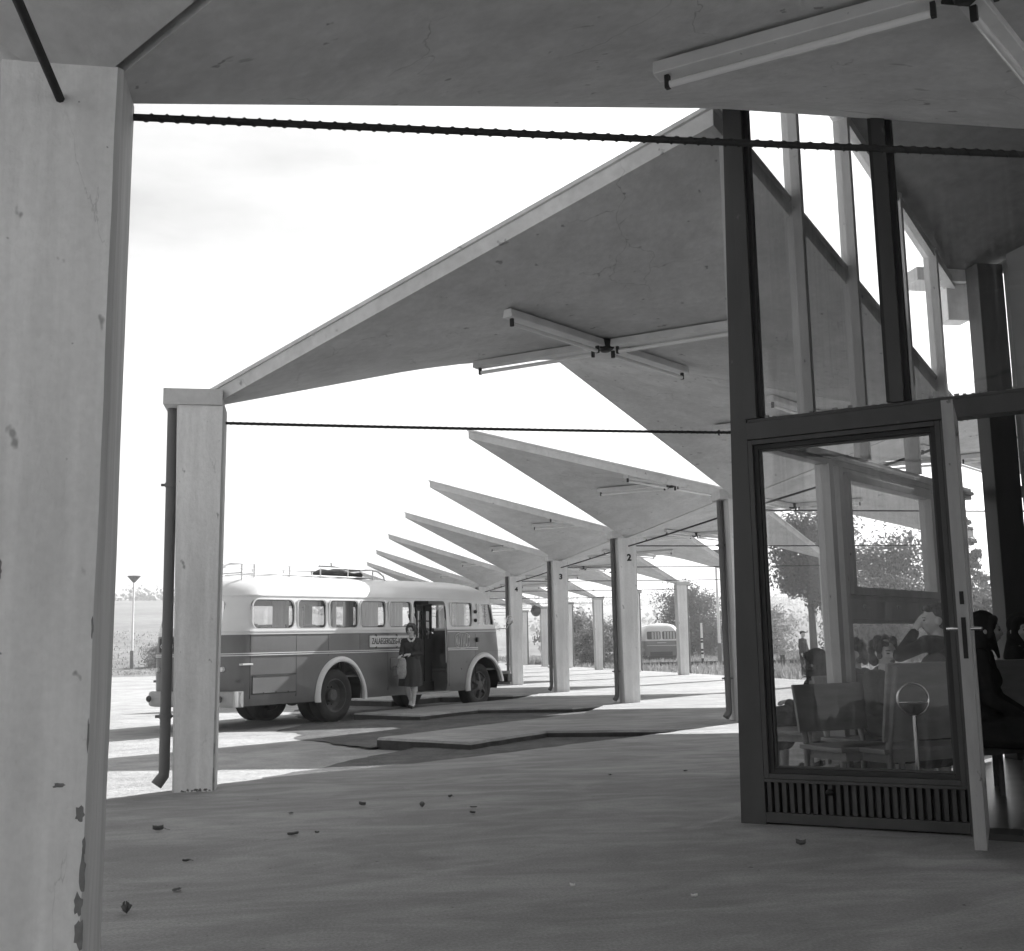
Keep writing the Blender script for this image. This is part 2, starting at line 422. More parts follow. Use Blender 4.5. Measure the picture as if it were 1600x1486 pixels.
canopy('t', 0, -1, 'unseen canopy added for shade behind the viewer, next to the overhead one', G2)  # out of view, added to shade the space around the camera
canopy('l', 1, -1, 'unseen canopy added for shade behind the viewer on the waiting hall side', G1)  # unseen as well, added for its shade on the hall side
canopy('t', 1, 0, 'unseen canopy added for shade on the far side of the waiting hall door', G2)  # unseen, added to keep the floor at right dark
for i in range(1, 10):
    lab = {1: 'concrete canopy behind the hall corner post, its tip hidden by the large saddle canopy',
           2: 'canopy with the largest pointed tip, sloping down to pillar 2'}.get(i, 'pointed canopy whose tip is %s from the front in the receding row' % ordn[i - 1])
    canopy('l', 1, i, lab, G1)
for i in range(1, 12):
    lab = 'canopy across the platform between the rows, %s from the waiting hall' % ordn[i]
    canopy('t', 1, i, lab, G2)

# ------------------------------------------------------------------ pillars
def pillar(r, i, label, number=None, side=-1, group='tapered pillars under the canopies', near=False):
    t = empty('concrete_pillar', (SX * r, P(r, i).y, 0), 0, label, 'pillar', group)
    bm = BM(); s = -side
    def ring(z, a):
        k = z / H
        xo = -(.185 + .035 * k) - (.03 if near else 0); xi = .16 + .03 * k; D = .17
        c = .018
        pr = [(xo + c, -D), (xi - c, -D), (xi, -D + c), (xi, D - c), (xi - c, D), (xo + c, D), (xo, D - c), (xo, -D + c)]
        return [Vector((s * x, y, z)) for x, y in pr]
    zs = [-.3, 0] + [H * k / 24 for k in range(1, 24)] + [H - .001]
    V = loft(bm, [ring(max(z, 0) if z < 0 else z, 0) if z >= 0 else [Vector((p.x, p.y, z)) for p in ring(0, 0)] for z in zs])
    bmesh.ops.recalc_face_normals(bm, faces=bm.faces[:])
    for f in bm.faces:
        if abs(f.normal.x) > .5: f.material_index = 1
    if near:
        for v in bm.verts:
            n3 = noise.noise(v.co * 3)
            v.co.x += .004 * n3
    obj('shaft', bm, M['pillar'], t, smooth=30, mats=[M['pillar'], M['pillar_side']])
    bm = BM()
    xs = sorted((side * .335, -side * .17) if (r, i) in ((0, 1),) or r == 2 else (side * .335, side * .20))
    if near: xs = [-.335, 0]
    box(bm, xs[0], xs[1], -.19 if not near else -.15, .19, H + .0015, H + .145, bev=.006)
    obj('gutter_lip', bm, M['soffit'], t)
    bm = BM(); px = side * .272; rp = .046
    tube(bm, [(px, .02, H), (px, .02, .17)], rp, 14, cap=False)
    tube(bm, [(px, .02, .175), (px + side * .002, .02, .13), (px + side * .06, .0, .05)], [rp, rp * 1.02, rp * 1.08], 14, cap=True)
    p = obj('downpipe', bm, M['pipe'], t, smooth=50)
    for z in (.62, 2.62):
        bm = BM(); lathe(bm, [(rp, z - .02), (rp + .007, z - .018), (rp + .007, z + .018), (rp, z + .02)], (px, .02, 0), n=14)
        tube(bm, [(px + side * .05, .02, z), (px + side * .085, .02, z)], .013, 8)
        tube(bm, [(px - side * .05, .02, z), (px - side * .095, .02, z)], .01, 8)
        obj('pipe_clamp', bm, M['pipe'], p)
    if number:
        me = text_mesh(number, .185, .003, .007, 1.0)
        o = obj_from_mesh('number', me, M['black'], t)
        o.rotation_euler = (PI / 2, 0, 0); o.location = (.0 if number != '2' else .02, -.1735, 2.90)
        o['label'] = 'black painted number ' + number
    return t
pA0 = pillar(0, 0, 'large whitewashed foreground pillar with peeling edge along the left border', near=True)
# spots where the whitewash has come off the foreground pillar, and rod sockets
pA1 = pillar(0, 1, 'whitewashed pillar with grey downpipe standing in front of the bus rear')
rnd = random.Random(3)
P0S = ((-.165, 1.44, .035, .065), (.13, .62, .03, .05), (.145, .43, .02, .11), (.135, .33, .03, .07), (.06, .72, .04, .015), (.147, .52, .012, .06), (.141, .24, .028, .10), (.149, .88, .008, .10), (.15, 1.25, .007, .07))
P1S = ((.148, .09, .014, .18), (.150, .34, .008, .10), (.152, .62, .006, .07)) + tuple((rnd.uniform(-.18, .13), rnd.uniform(.004, .02), rnd.uniform(.008, .03), rnd.uniform(.006, .022)) for k_ in range(16))
for own, x, z, w_, h_ in [(pA0,) + q_ for q_ in P0S] + [(pA1,) + q_ for q_ in P1S]:
    bm = BM()
    N = 14
    pts = []
    for k in range(N):
        a = 2 * PI * k / N; q = 1 + .35 * rnd.uniform(-1, 1)
        pts.append((x + w_ * .5 * q * math.cos(a), max(.002, z + h_ * .5 * q * math.sin(a))))
    vs = [bm.verts.new((min(a, .157), -.1712, b)) for a, b in pts]
    vb = [bm.verts.new((min(a, .157), -.168, b)) for a, b in pts]
    bm.faces.new(vs)
    for k in range(N): bm.faces.new((vs[k], vb[k], vb[(k + 1) % N], vs[(k + 1) % N]))
    bmesh.ops.recalc_face_normals(bm, faces=bm.faces[:])
    obj('bare_patch', bm, M['raw'], own)
pillar(1, 2, 'pillar with dark downpipe peeping out left of the hall corner post')
for i, n_ in ((3, '2'), (4, '3'), (5, '4')):
    pillar(1, i, 'tapered pillar painted with the black number %s' % n_, n_)
for i in range(6, 11):
    pillar(1, i, 'pillar of the numbered row standing %s behind number 4' % ordn[i - 5])
pillar(0, -1, 'pillar of the bus side row behind the viewer')
cl = {5: 'pillar of the grass side row right beside the lamp post', 6: 'sunlit pillar at the grass edge right of the distant parked bus',
      7: 'pillar at the grass edge just right of pillar 2', 8: 'slim sunlit pillar standing alone between pillars 2 and 3',
      9: 'far pillar peeping out right of pillar 3', 10: 'far pillar below the round loudspeaker', 11: 'far pillar between pillars 3 and 4'}
for i in range(1, 12):
    pillar(2, i, cl.get(i, 'pillar of the grass side row seen beyond the hall, %s from its end' % ordn[i]), side=1)

# ------------------------------------------------------------------ tie rods
def rod(a, b, label, r=.014, ribs=False, sag=.012):
    a, b = Vector(a), Vector(b); bm = BM()
    n = 10; pts = []
    for k in range(n + 1):
        t_ = k / n; p = a.lerp(b, t_); p.z -= sag * 4 * t_ * (1 - t_); pts.append(p)
    o_ = a.copy()
    tube(bm, [p - o_ for p in pts], r, 8)
    if ribs:
        Ln = (b - a).length; d = (b - a).normalized(); ax, bx = basis(d)
        k = 0; s = .05
        while s < Ln - .05:
            t_ = s / Ln; c = a.lerp(b, t_) - o_; c.z -= sag * 4 * t_ * (1 - t_)
            for sg in (0, PI):
                pts = []
                for j in range(7):
                    an = sg + k * .0 + j / 6 * PI * .9 + .5
                    pts.append(c + (ax * math.cos(an) + bx * math.sin(an)) * (r + .0006) + d * (j / 6 * .03 + (.022 if sg else 0)))
                tube(bm, pts, .0032, 5)
            s += .06; k += 1
    o = obj('tie_rod', bm, M['rust'], None, smooth=60, loc=o_)
    return tag(o, label, 'tie rod', 'steel tie rods under the canopies')
rod((.17, .30, 3.255), (SX + .1, .1, 3.325), 'thick ribbed steel tie rod crossing the photo from the foreground pillar', .015, True, .004)
rod((-.025, -.005, 3.165), (.0, -SY + .17, 3.12), 'short stretch of rusty tie rod reaching the foreground pillar from overhead', .017, False, .0)
rod((.17, SY, 3.18), (SX - .1, SY, 3.18), 'dark tie rod from the pillar by the bus rear to the hall', .013, True, .02)
for i in range(1, 12):
    rod((SX + .19, SY * i, 3.16), (2 * SX - .19, SY * i, 3.16), 'thin tie rod across the platform, %s from the waiting hall' % ordn[i], .012)
for i in range(1, 10):
    rod((SX + .02, SY * i + .165, 3.14), (SX + .02, SY * (i + 1) - .165, 3.14),
        'tie rod along the bay pillars, %s stretch from the waiting hall' % ordn[i], .015)

# ------------------------------------------------------------------ fluorescent crosses
def lamp_cross(c, label):
    t = empty('fluorescent_lamp', (c.x, c.y, c.z), 0, label, 'lamp', 'cross shaped fluorescent lamps under the canopies')
    bm = BM(); box(bm, -.07, .07, -.07, .07, -.10, -.004, bev=.006); lathe(bm, [(0, -.125), (.04, -.12), (.05, -.10)], n=12)
    obj('junction_box', bm, M['dark'], t)
    for k, ang in enumerate((math.atan2(.64, .768), PI - math.atan2(.64, .768), PI + math.atan2(.64, .768), -math.atan2(.64, .768))):
        mt = Matrix.Rotation(ang, 4, 'Z')
        bm = BM()
        V = loft(bm, [[Vector((x, y * sgn_, z)) for (y, z, sgn_) in ((-.04, -.012, 1), (.04, -.012, 1), (.055, -.085, 1), (-.055, -.085, 1))] for x in (.075, 1.46)])
        bmesh.ops.recalc_face_normals(bm, faces=bm.faces[:])
        bmesh.ops.bevel(bm, geom=bm.edges[:], offset=.004, segments=1, affect='EDGES')
        bmesh.ops.transform(bm, matrix=mt, verts=bm.verts[:])
        h = obj('lamp_housing', bm, M['lampbody'], t)
        bm = BM()
        for x in (.13, 1.40):
            box(bm, x - .012, x + .012, -.016, .016, -.155, -.085, bev=.003)
        bmesh.ops.transform(bm, matrix=mt, verts=bm.verts[:])
        obj('lamp_holder', bm, M['dark'], h)
        bm = BM(); tube(bm, [(.143, 0, -.135), (1.387, 0, -.135)], .019, 12)
        bmesh.ops.transform(bm, matrix=mt, verts=bm.verts[:])
        obj('lamp_tube', bm, M['tube'], h, smooth=50)
    return t
ctr = lambda k, r, i: ((P(r, i) + P(r + 1, i)) / 2 if k == 't' else (P(r, i) + P(r, i + 1)) / 2)
def lamp_at(k, r, i, label):
    c = ctr(k, r, i); c.z = (H + HT) / 2 - .002
    return lamp_cross(c, label)
lamp_at('t', 0, 0, 'long fluorescent battens overhead at the top right corner')
lamp_at('t', 0, 1, 'cross of four fluorescent battens under the large saddle canopy')
for i in range(1, 7):
    lamp_at('l', 1, i, 'fluorescent cross under the pointed canopy, %s from the waiting hall' % ordn[i])
for i in range(2, 9):
    lamp_at('t', 1, i, 'fluorescent cross above the platform, %s from the waiting hall' % ordn[i])

# ------------------------------------------------------------------ ground, road, platform
def terr(x, y):
    n1 = noise.noise(Vector((x * .006, y * .006, 1.3))); n2 = noise.noise(Vector((x * .03, y * .03, 5.1)))
    k = min(1, max(0, (22 - x) / 40)); k = k * k * (3 - 2 * k)
    yy = min(y, 330)
    left = -.2 + max(0, yy - 67) * .064 * (1 + .10 * n1) + (.3 * n2 if y > 75 else 0)
    if y > 330: left = max(left - (y - 330) * .03, -3)
    right = -.05 + max(0, min(y, 620) - 150) * .052 * (1 + .18 * n1) + (.8 * n2 if y > 170 else 0)
    if y > 620: right = max(right - (y - 620) * .03, -3)
    base = k * left + (1 - k) * right
    if x < 15.4 and y < 66: base = -.26
    elif y < 100 and x >= 15.4: base = -.05 + .03 * n2 + max(0, min(1, (y - 60) / 20)) * .1
    return base
bm = BM()
xs = sorted(set([-2500, -1500, -900, -600] + list(range(-450, 451, 12)) + [600, 900, 1500, 2500, 15.2, 15.7, 20, 18, 25, 22]))
ys = sorted(set([-1500, -600, -200, -80] + list(range(-40, 140, 6)) + list(range(140, 720, 10)) + [800, 1000, 1500, 2500, 4000]))
V = [[bm.verts.new((x, y, terr(x, y))) for y in ys] for x in xs]
for i in range(len(xs) - 1):
    for j in range(len(ys) - 1):
        bm.faces.new((V[i][j], V[i + 1][j], V[i + 1][j + 1], V[i][j + 1]))
tag(obj('ground', bm, M['field'], smooth='all'), kind='structure')

bm = BM()
rx = [-140 + 6 * k for k in range(26)] + [12.5]
far = [67.2 + 1.2 * noise.noise(Vector((x * .2, 0, 0))) - max(0, (x - 2)) * .0 for x in rx]
bot = [bm.verts.new((x, -60, -.15)) for x in rx]; top_ = [bm.verts.new((x, y, -.15)) for x, y in zip(rx, far)]
for k in range(len(rx) - 1): bm.faces.new((bot[k], bot[k + 1], top_[k + 1], top_[k]))
tag(obj('road', bm, M['road']), kind='structure')

fing = [(1.86, 11.40), (2.93, 10.11), (4.21, 11.58), (5.9, 11.02), (6.61, 11.48)]
poly = [(-4.2, -30), (-4.2, 2.75), (-.68, 5.85), (.58, 6.95), (2.4, 8.05), (5.11, 10.2)]
for k in range(11):
    q = [(x, y + SY * k) for x, y in fing]
    poly += [q[4], q[3], q[2], q[1], q[0]]
    poly.append((5.66, 15.47 + SY * k))
poly += [(6.9, 84), (15.75, 84), (15.75, -30)]
fine = []
for a, b in zip(poly, poly[1:] + poly[:1]):
    d = math.dist(a, b); n = max(1, int(d / .12)) if d < 12 else 1
    for k in range(n):
        x, y = a[0] + (b[0] - a[0]) * k / n, a[1] + (b[1] - a[1]) * k / n
        if n > 1:
            x += .045 * noise.noise(Vector((x * 2.6, y * 2.6, 0))) + .015 * noise.noise(Vector((x * 9, y * 9, 3))); y += .045 * noise.noise(Vector((x * 2.6, y * 2.6, 7))) + .015 * noise.noise(Vector((x * 9, y * 9, 5)))
        fine.append((x, y))
bm = BM()
topv = [bm.verts.new((x, y, 0)) for x, y in fine]
rimv = [bm.verts.new((x, y, -.03)) for x, y in fine]
botv = [bm.verts.new((x, y, -.4)) for x, y in fine]
n = len(fine)
# small chamfer: pull the top loop in along its normal
area = sum(fine[k][0] * fine[(k + 1) % n][1] - fine[(k + 1) % n][0] * fine[k][1] for k in range(n))
sg = 1 if area > 0 else -1
for k in range(n):
    a, b = Vector(fine[k - 1]), Vector(fine[(k + 1) % n]); d = (b - a)
    if d.length: 
        d.normalize(); nn = Vector((-d.y, d.x)) * sg
        topv[k].co.x += nn.x * .02; topv[k].co.y += nn.y * .02
for k in range(n):
    k2 = (k + 1) % n
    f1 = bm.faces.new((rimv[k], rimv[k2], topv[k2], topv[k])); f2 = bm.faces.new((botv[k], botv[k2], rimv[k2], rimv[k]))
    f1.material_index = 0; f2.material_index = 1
f = bm.faces.new(topv); bmesh.ops.triangulate(bm, faces=[f])
bmesh.ops.recalc_face_normals(bm, faces=bm.faces[:])
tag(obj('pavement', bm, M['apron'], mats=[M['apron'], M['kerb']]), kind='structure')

rnb = random.Random(12)
for k in range(-1, 10):
    base = [(-.6, 6.0), (.6, 6.75), (2.4, 7.6), (5.2, 9.9), (6.75, 11.6), (4.25, 11.8), (2.9, 10.3), (2.2, 10.9), (1.7, 10.2), (.8, 8.7), (-.2, 7.4)] if k < 0 else [(1.86, 11.2), (5.7, 15.3), (6.75, 17.8), (4.25, 18.0), (2.9, 16.4), (1.9, 17.5), (.9, 17.1), (.5, 15.4), (.9, 13.2)]
    pts = []
    for a, b in zip(base, base[1:] + base[:1]):
        for j in range(10):
            x, y = a[0] + (b[0] - a[0]) * j / 10, a[1] + (b[1] - a[1]) * j / 10
            pts.append((x + .35 * noise.noise(Vector((x * .9, y * .9, k))) + rnb.uniform(-.06, .06), y + .35 * noise.noise(Vector((x * .9, y * .9, 9 + k))) + rnb.uniform(-.06, .06) + SY * max(k, 0)))
    bm = BM(); f = bm.faces.new([bm.verts.new((x, y, -.146 + (.06 * max(0, min(1, (x - 1.0) / 1.6)) if k < 1 else 0))) for x, y in pts]); bmesh.ops.triangulate(bm, faces=[f])
    bmesh.ops.recalc_face_normals(bm, faces=bm.faces[:])
    if bm.faces[:][0].normal.z < 0: bmesh.ops.reverse_faces(bm, faces=bm.faces[:])
    tag(obj('road', bm, M['bay']), kind='structure')
# loose grit against the kerbs and in the bays (the road's worn bitumen)
# ------------------------------------------------------------------ grass
def blades(name, area, N, h, seed, m):
    rn = random.Random(seed); bm = BM()
    for k in range(N):
        x, y = area(rn)
        z = terr(x, y) - .02; a = rn.uniform(0, 2 * PI); hh = h * rn.uniform(.4, 1.3); wd = .012 + .012 * hh / h * (1 + y / 40)
        lean = Vector((rn.gauss(0, .3), rn.gauss(0, .3), 0)) * hh
        d = Vector((math.cos(a), math.sin(a), 0)) * wd
        p = Vector((x, y, z))
        v = [bm.verts.new(p - d), bm.verts.new(p + d), bm.verts.new(p + lean * .4 + d * .6 + Vector((0, 0, hh * .6))), bm.verts.new(p + lean + Vector((0, 0, hh)))]
        bm.faces.new((v[0], v[1], v[2])); bm.faces.new((v[0], v[2], v[3]))
    return tag(obj(name, bm, m), kind='stuff')
def area1(rn):
    while True:
        y = rn.uniform(30, 125) ; x = 15.9 + rn.random() ** 1.3 * 45
        if x < 16.1 + (y - 20) * .9: return x, y
blades('grass', area1, 26000, .26, 5, M['grass'])
def area2(rn):
    y = 68.5 + rn.random() ** 1.6 * 60; return rn.uniform(-45, 10), y
blades('grass', area2, 9000, .16, 6, M['grass'])

# ------------------------------------------------------------------ trees
def tree(name, label, x, y, h, w, seed, m, nleaf=2600, ls=.28, low=.25, conif=False, cat='tree', trunk_r=None, group='trees and bushes beyond the platform'):
    rn = random.Random(seed); z0 = terr(x, y)
    t = empty(name, (x, y, z0), 0, label, cat, group)
    bm = BM(); tr = trunk_r or h * .022
    tube(bm, [(0, 0, -.2), (rn.uniform(-.1, .1), rn.uniform(-.1, .1), h * .45), (rn.uniform(-.2, .2), 0, h * .9)], [tr * 1.3, tr, tr * .25], 8)
    cl = []
    nb = 16 if not conif else 26
    for k in range(nb):
        zf = low + (1 - low) * (k + rn.random()) / nb
        if conif: rad = w * .5 * (1.05 - zf) / (1.05 - low) * rn.uniform(.65, 1.1)
        else:
            q = (zf - low) / (1 - low); rad = w * .5 * math.sqrt(max(.06, 1 - (2 * q - .85) ** 2 / 1.4)) * rn.uniform(.45, 1.0)
        a = k * 2.4 + rn.uniform(-.4, .4)
        e = Vector((math.cos(a) * rad, math.sin(a) * rad, h * zf + (0 if not conif else -.1 * rad)))
        b0 = Vector((0, 0, h * (zf - .12 if not conif else zf)))
        tube(bm, [b0, (b0 + e) / 2 + Vector((0, 0, .06 * rad)), e], [tr * .45, tr * .28, tr * .1], 5)
        s = (.16 + .12 * rn.random()) * w * (1 if not conif else .62 * (1.25 - zf))
        for j in range(3):
            f_ = (1, .72, .45)[j]
            cl.append((b0.lerp(e, f_) + Vector((rn.gauss(0, .04 * w), rn.gauss(0, .04 * w), rn.gauss(0, .03 * h))), s * (1, .9, .7)[j]))
    obj('trunk', bm, M['bark'], t, smooth=60)
    bm = BM()
    nleaf = int(nleaf * 3.4); ls *= .60
    for k in range(nleaf):
        c, s = cl[rn.randrange(len(cl))]
        d = Vector((rn.gauss(0, 1), rn.gauss(0, 1), rn.gauss(0, .75 if not conif else .35))).normalized() * s * rn.random() ** .45
        p = c + d
        if p.z < .05: p.z = .05 + rn.random() * .2
        nrm = (d.normalized() + Vector((rn.gauss(0, .6), rn.gauss(0, .6), rn.gauss(0, .6) + .4))).normalized()
        a, b = basis(nrm); r2 = ls * rn.uniform(.5, 1.2)
        an = rn.uniform(0, PI); a2 = a * math.cos(an) + b * math.sin(an); b2 = b * math.cos(an) - a * math.sin(an)
        v = [bm.verts.new(p + a2 * r2), bm.verts.new(p + b2 * r2 * .45 + nrm * r2 * .12), bm.verts.new(p - a2 * r2), bm.verts.new(p - b2 * r2 * .45 + nrm * r2 * .12)]
        bm.faces.new((v[0], v[1], v[2])); bm.faces.new((v[0], v[2], v[3]))
    obj('crown', bm, m, t)
    return t
TB = 'trees and bushes beyond the platform'
tree('spreading_tree', 'dark spreading tree rising behind the distant bus and grass edge pillar', 31.5, 84, 5.3, 6.2, 11, M['leaf'], 4600, .22, .12)
tree('spreading_tree', 'tall dark tree showing beside the lamp post left of the hall corner', 33.5, 66, 9.5, 6.0, 12, M['leaf'], 4600, .26, .45)
tree('round_bush', 'rounded bush standing right of pillar 3', 18.9, 72, 3.2, 4.4, 13, M['leaf2'], 2600, .22, .02, cat='bush')
tree('round_bush', 'pale bush in tall grass left of the distant bus', 21.8, 73, 2.4, 4.4, 14, M['leaf2'], 2200, .2, .02, cat='bush')
tree('round_bush', 'low pale bush below the rounded bush by the pillar 3', 18.0, 62, 2.0, 3.2, 15, M['leaf2'], 1700, .16, .02, cat='bush')
tree('round_bush', 'wide bush behind the striped sign post', 36.0, 82, 3.6, 7.0, 16, M['leaf2'], 3000, .24, .02, cat='bush')
tree('spreading_tree', 'leafy tree seen through the left part of the large hall window', 39, 66, 7.6, 8.4, 21, M['leaf'], 4600, .28, .04)
tree('pointed_conifer', 'dark conifer seen through the opening sash of the hall', 41, 60, 8.6, 5.4, 22, M['leaf'], 3600, .24, .06, True)
tree('pointed_conifer', 'second conifer right of the first behind the sash', 46, 62, 7.6, 5.0, 23, M['leaf'], 3200, .24, .06, True)
tree('spreading_tree', 'broad tree seen low behind the outdoor figures', 31.0, 52, 4.0, 7.0, 24, M['leaf'], 3200, .24, .08)
tree('round_bush', 'bush seen through the hall right of the outdoor figures', 31, 43, 3.0, 5.0, 25, M['leaf'], 2400, .2, .02, cat='bush')
tree('spreading_tree', 'leafy tree far right behind the hall', 56, 58, 7.5, 8.0, 26, M['leaf'], 3200, .3, .1)
tree('round_bush', 'wide bush along the far grass on the hall side', 50, 78, 4.0, 10.0, 27, M['leaf2'], 3000, .3, .02, cat='bush')
tree('round_bush', 'low bush on the bank left of the bus', -8.2, 76, 1.4, 2.6, 28, M['leaf2'], 1000, .14, .02, cat='bush')
# a far-off wood along the ridges reads as one mass
rn = random.Random(40); bm = BM()
def clumps(x, y, h, wd, n_):
    z = terr(x, y)
    for k in range(n_):
        p = Vector((x + rn.gauss(0, wd * .4), y + rn.gauss(0, wd * .4), z + abs(rn.gauss(0, .45)) * h)); r2 = rn.uniform(.15, .4) * h * .5
        a, b = basis(Vector((rn.gauss(0, 1), rn.gauss(0, 1) - .5, rn.gauss(0, 1) + .5)))
        v = [bm.verts.new(p + a * r2), bm.verts.new(p + b * r2), bm.verts.new(p - a * r2), bm.verts.new(p - b * r2)]
        bm.faces.new(v)
for k in range(240):
    x = rn.uniform(-160, 20); clumps(x, rn.uniform(312, 335), 3.0, 5, 16)
for k in range(520):
    x = rn.uniform(20, 560); clumps(x, rn.uniform(500, 625), 5.0, 8, 14)
for k in range(160):
    x = rn.uniform(35, 320); clumps(x, rn.uniform(150, 300), 3.5, 7, 16)
tag(obj('far_woods', bm, M['leaf2']), kind='stuff')

# ------------------------------------------------------------------ street furniture far off
def street_lamp(x, y, h, label):
    z = terr(x, y); t = empty('street_lamp', (x, y, z), 0, label, 'street lamp', 'street lamps')
    bm = BM(); tube(bm, [(0, 0, -.1), (0, 0, h - .35)], [.085, .055], 10); obj('pole', bm, M['white'], t, smooth=60)
    bm = BM(); tube(bm, [(0, 0, -.1), (0, 0, h * .19)], .12, 10); obj('pole_base', bm, M['pipe'], t, smooth=60)
    bm = BM(); lathe(bm, [(.05, h - .45), (.12, h - .38), (.38, h - .08), (.44, h - .02), (.40, h), (0, h + .03)], n=16); obj('lamp_shade', bm, M['pipe'], t, smooth=60)
street_lamp(-9.84, 74.6, 6.0, 'pale street lamp with funnel shade on the bank left of the bus')
street_lamp(23.1, 55.3, 6.2, 'street lamp with dark base on the grass by the hall corner post')
t = empty('sign_post', (21.58, 53.8, terr(21.58, 53.8)), 0, 'black and white banded post with small dark plate on the grass', 'sign post')
bm = BM()
tube(bm, [(0, 0, -.1), (0, 0, 2.25)], .058, 10); obj('post', bm, M['white'], t, smooth=60)
for z0, z1 in ((-.05, .42), (.62, .72), (.8, .9), (1.22, 1.32), (1.38, 1.46)):
    bm = BM(); tube(bm, [(0, 0, z0), (0, 0, z1)], .062, 10); obj('black_band', bm, M['black'], t)
bm = BM(); box(bm, .13, .58, -.02, .02, 1.72, 2.08, bev=.01); box(bm, .05, .14, -.012, .012, 1.95, 2.0); obj('plate', bm, M['pipe'], t)
bm = BM(); box(bm, 0, 40, -.08, .08, -.2, .16, mtx=Matrix.Rotation(R(-8), 4, 'Z'), bev=.02)
o = obj('kerb', bm, M['dark'], loc=(19.2, 57.2, 0)); tag(o, kind='structure')
# shed far off between the pillars
t = empty('shed', (13.6, 92, terr(13.6, 92)), R(20), 'small far shed with dark pitched roof between pillars 3 and 4', 'shed')
bm = BM(); box(bm, -1.6, 1.6, -1.4, 1.4, -.2, 1.7); obj('wall', bm, M['plaster'], t)
bm = BM(); loft(bm, [[Vector((x, -1.7, 1.6)), Vector((x, 1.7, 1.6)), Vector((x, 0, 2.6))] for x in (-1.8, 1.8)]); obj('roof', bm, M['rooftile'], t)
bm = BM(); box(bm, -.4, .4, -1.43, -1.38, -.1, 1.5); obj('door', bm, M['dark'], t)
# horn loudspeaker on a far pillar
t = empty('loudspeaker', (2 * SX - .5, SY * 10 - .3, 3.2), R(20), 'round dark horn loudspeaker hung beneath the far canopies right of pillar 3', 'loudspeaker')
bm = BM(); lathe(bm, [(.07, .35), (.09, .3), (.14, .15), (.30, .02), (.34, 0), (.30, .015), (.12, .14), (.05, .25), (0, .26)], axis='y', n=24)
obj('horn', bm, M['pipe'], t, smooth=60)
bm = BM(); box(bm, -.06, .06, .3, .5, -.06, .06, bev=.01); tube(bm, [(0, .4, 0), (0, .4, .45), (.4, .3, .45)], .02, 8); obj('driver_case', bm, M['dark'], t)
# ------------------------------------------------------------------ waiting hall
hall = empty('waiting_hall', (3.72, 3.1, 0), 0, 'glazed waiting hall with dark frames and tall corner post at right', 'building')
O = Vector((3.72, 3.1, 0))
WL = math.hypot(3.72, 3.1)
ang_n = math.atan2(-3.1, 3.72); ang_f = math.atan2(3.1, 3.72)
MN = Matrix.Rotation(ang_n, 4, 'Z')          # wall frame: x along the wall, +y to its left, z up
MF = Matrix.Rotation(ang_f, 4, 'Z')
ZT0, ZT1 = 6.5, 4.74
def ztop(s): return ZT0 + (ZT1 - ZT0) * s / WL
def wbox(bm, mt, s0, s1, y0, y1, z0, z1, mi=0, bev=.004): box(bm, s0, s1, y0, y1, z0, z1, mi, mt, bev)
# near wall: outside is -y in its frame; far wall: outside is +y
bm = BM(); loft(bm, [[MN @ Vector(v) for v in ((x0_, -.062, z_), (.135, -.062, z_), (.135, .062, z_), (x0_, .062, z_))] for x0_, z_ in ((-.03, 0), (-.005, 1.2), (.05, 3.6), (.08, 4.9), (.10, ZT0 - .05))]); bmesh.ops.recalc_face_normals(bm, faces=bm.faces[:])
obj('corner_post', bm, M['frame'], hall)
# near wall
def frame_rect(bm, mt, s0, s1, z0, z1, wd, y0, y1):
    wbox(bm, mt, s0, s0 + wd, y0, y1, z0, z1); wbox(bm, mt, s1 - wd, s1, y0, y1, z0, z1)
    wbox(bm, mt, s0 + wd + .0008, s1 - wd - .0008, y0, y1, z0, z0 + wd); wbox(bm, mt, s0 + wd + .0008, s1 - wd - .0008, y0, y1, z1 - wd, z1)
def pane(mt, s0, s1, z0, z1, parent, z1b=None, y=0.0):
    bm = BM(); z1b = z1 if z1b is None else z1b
    vs = [mt @ Vector(p) for p in ((s0, y, z0), (s1, y, z0), (s1, y, z1b), (s0, y, z1))]
    f = bm.faces.new([bm.verts.new(v) for v in vs])
    return obj('glass_pane', bm, M['glass'], parent)
# transom across the near wall
bm = BM(); wbox(bm, MN, .135, WL - .1, -.075, .06, 2.485, 2.60)
wbox(bm, MN, .138, WL - .1, -.055, .05, 2.604, 2.625)
obj('transom', bm, M['frame'], hall)
# lower window: stepped rebates
bm = BM(); frame_rect(bm, MN, .136, 1.36, .285, 2.483, .032, -.06, .05); o = obj('window_frame', bm, M['frame'], hall)
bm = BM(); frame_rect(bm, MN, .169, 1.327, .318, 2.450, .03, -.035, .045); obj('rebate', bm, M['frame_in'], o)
bm = BM(); frame_rect(bm, MN, .200, 1.296, .349, 2.419, .012, -.02, .03); obj('glazing_bead', bm, M['frame'], o)
pane(MN, .21, 1.286, .359, 2.409, o)
# louvre panel under it
bm = BM(); wbox(bm, MN, .136, 1.36, .02, .05, .02, .28); wbox(bm, MN, .136, 1.36, -.06, .018, .012, .075); wbox(bm, MN, .136, 1.36, -.06, .018, .262, .283)
o = obj('louvre_panel', bm, M['frame'], hall)
bm = BM(); ns = 25
for k in range(ns):
    s = .16 + 1.17 * k / (ns - 1)
    wbox(bm, MN, s - .013, s + .013, -.045, .018, .0765, .2605, bev=.003)
obj('slats', bm, M['frame'], o)
bm = BM(); ball(bm, MN @ Vector((.55, -.06, .215)), (.03, .022, .02), 10); obj('catch', bm, M['black'], o, smooth=True)
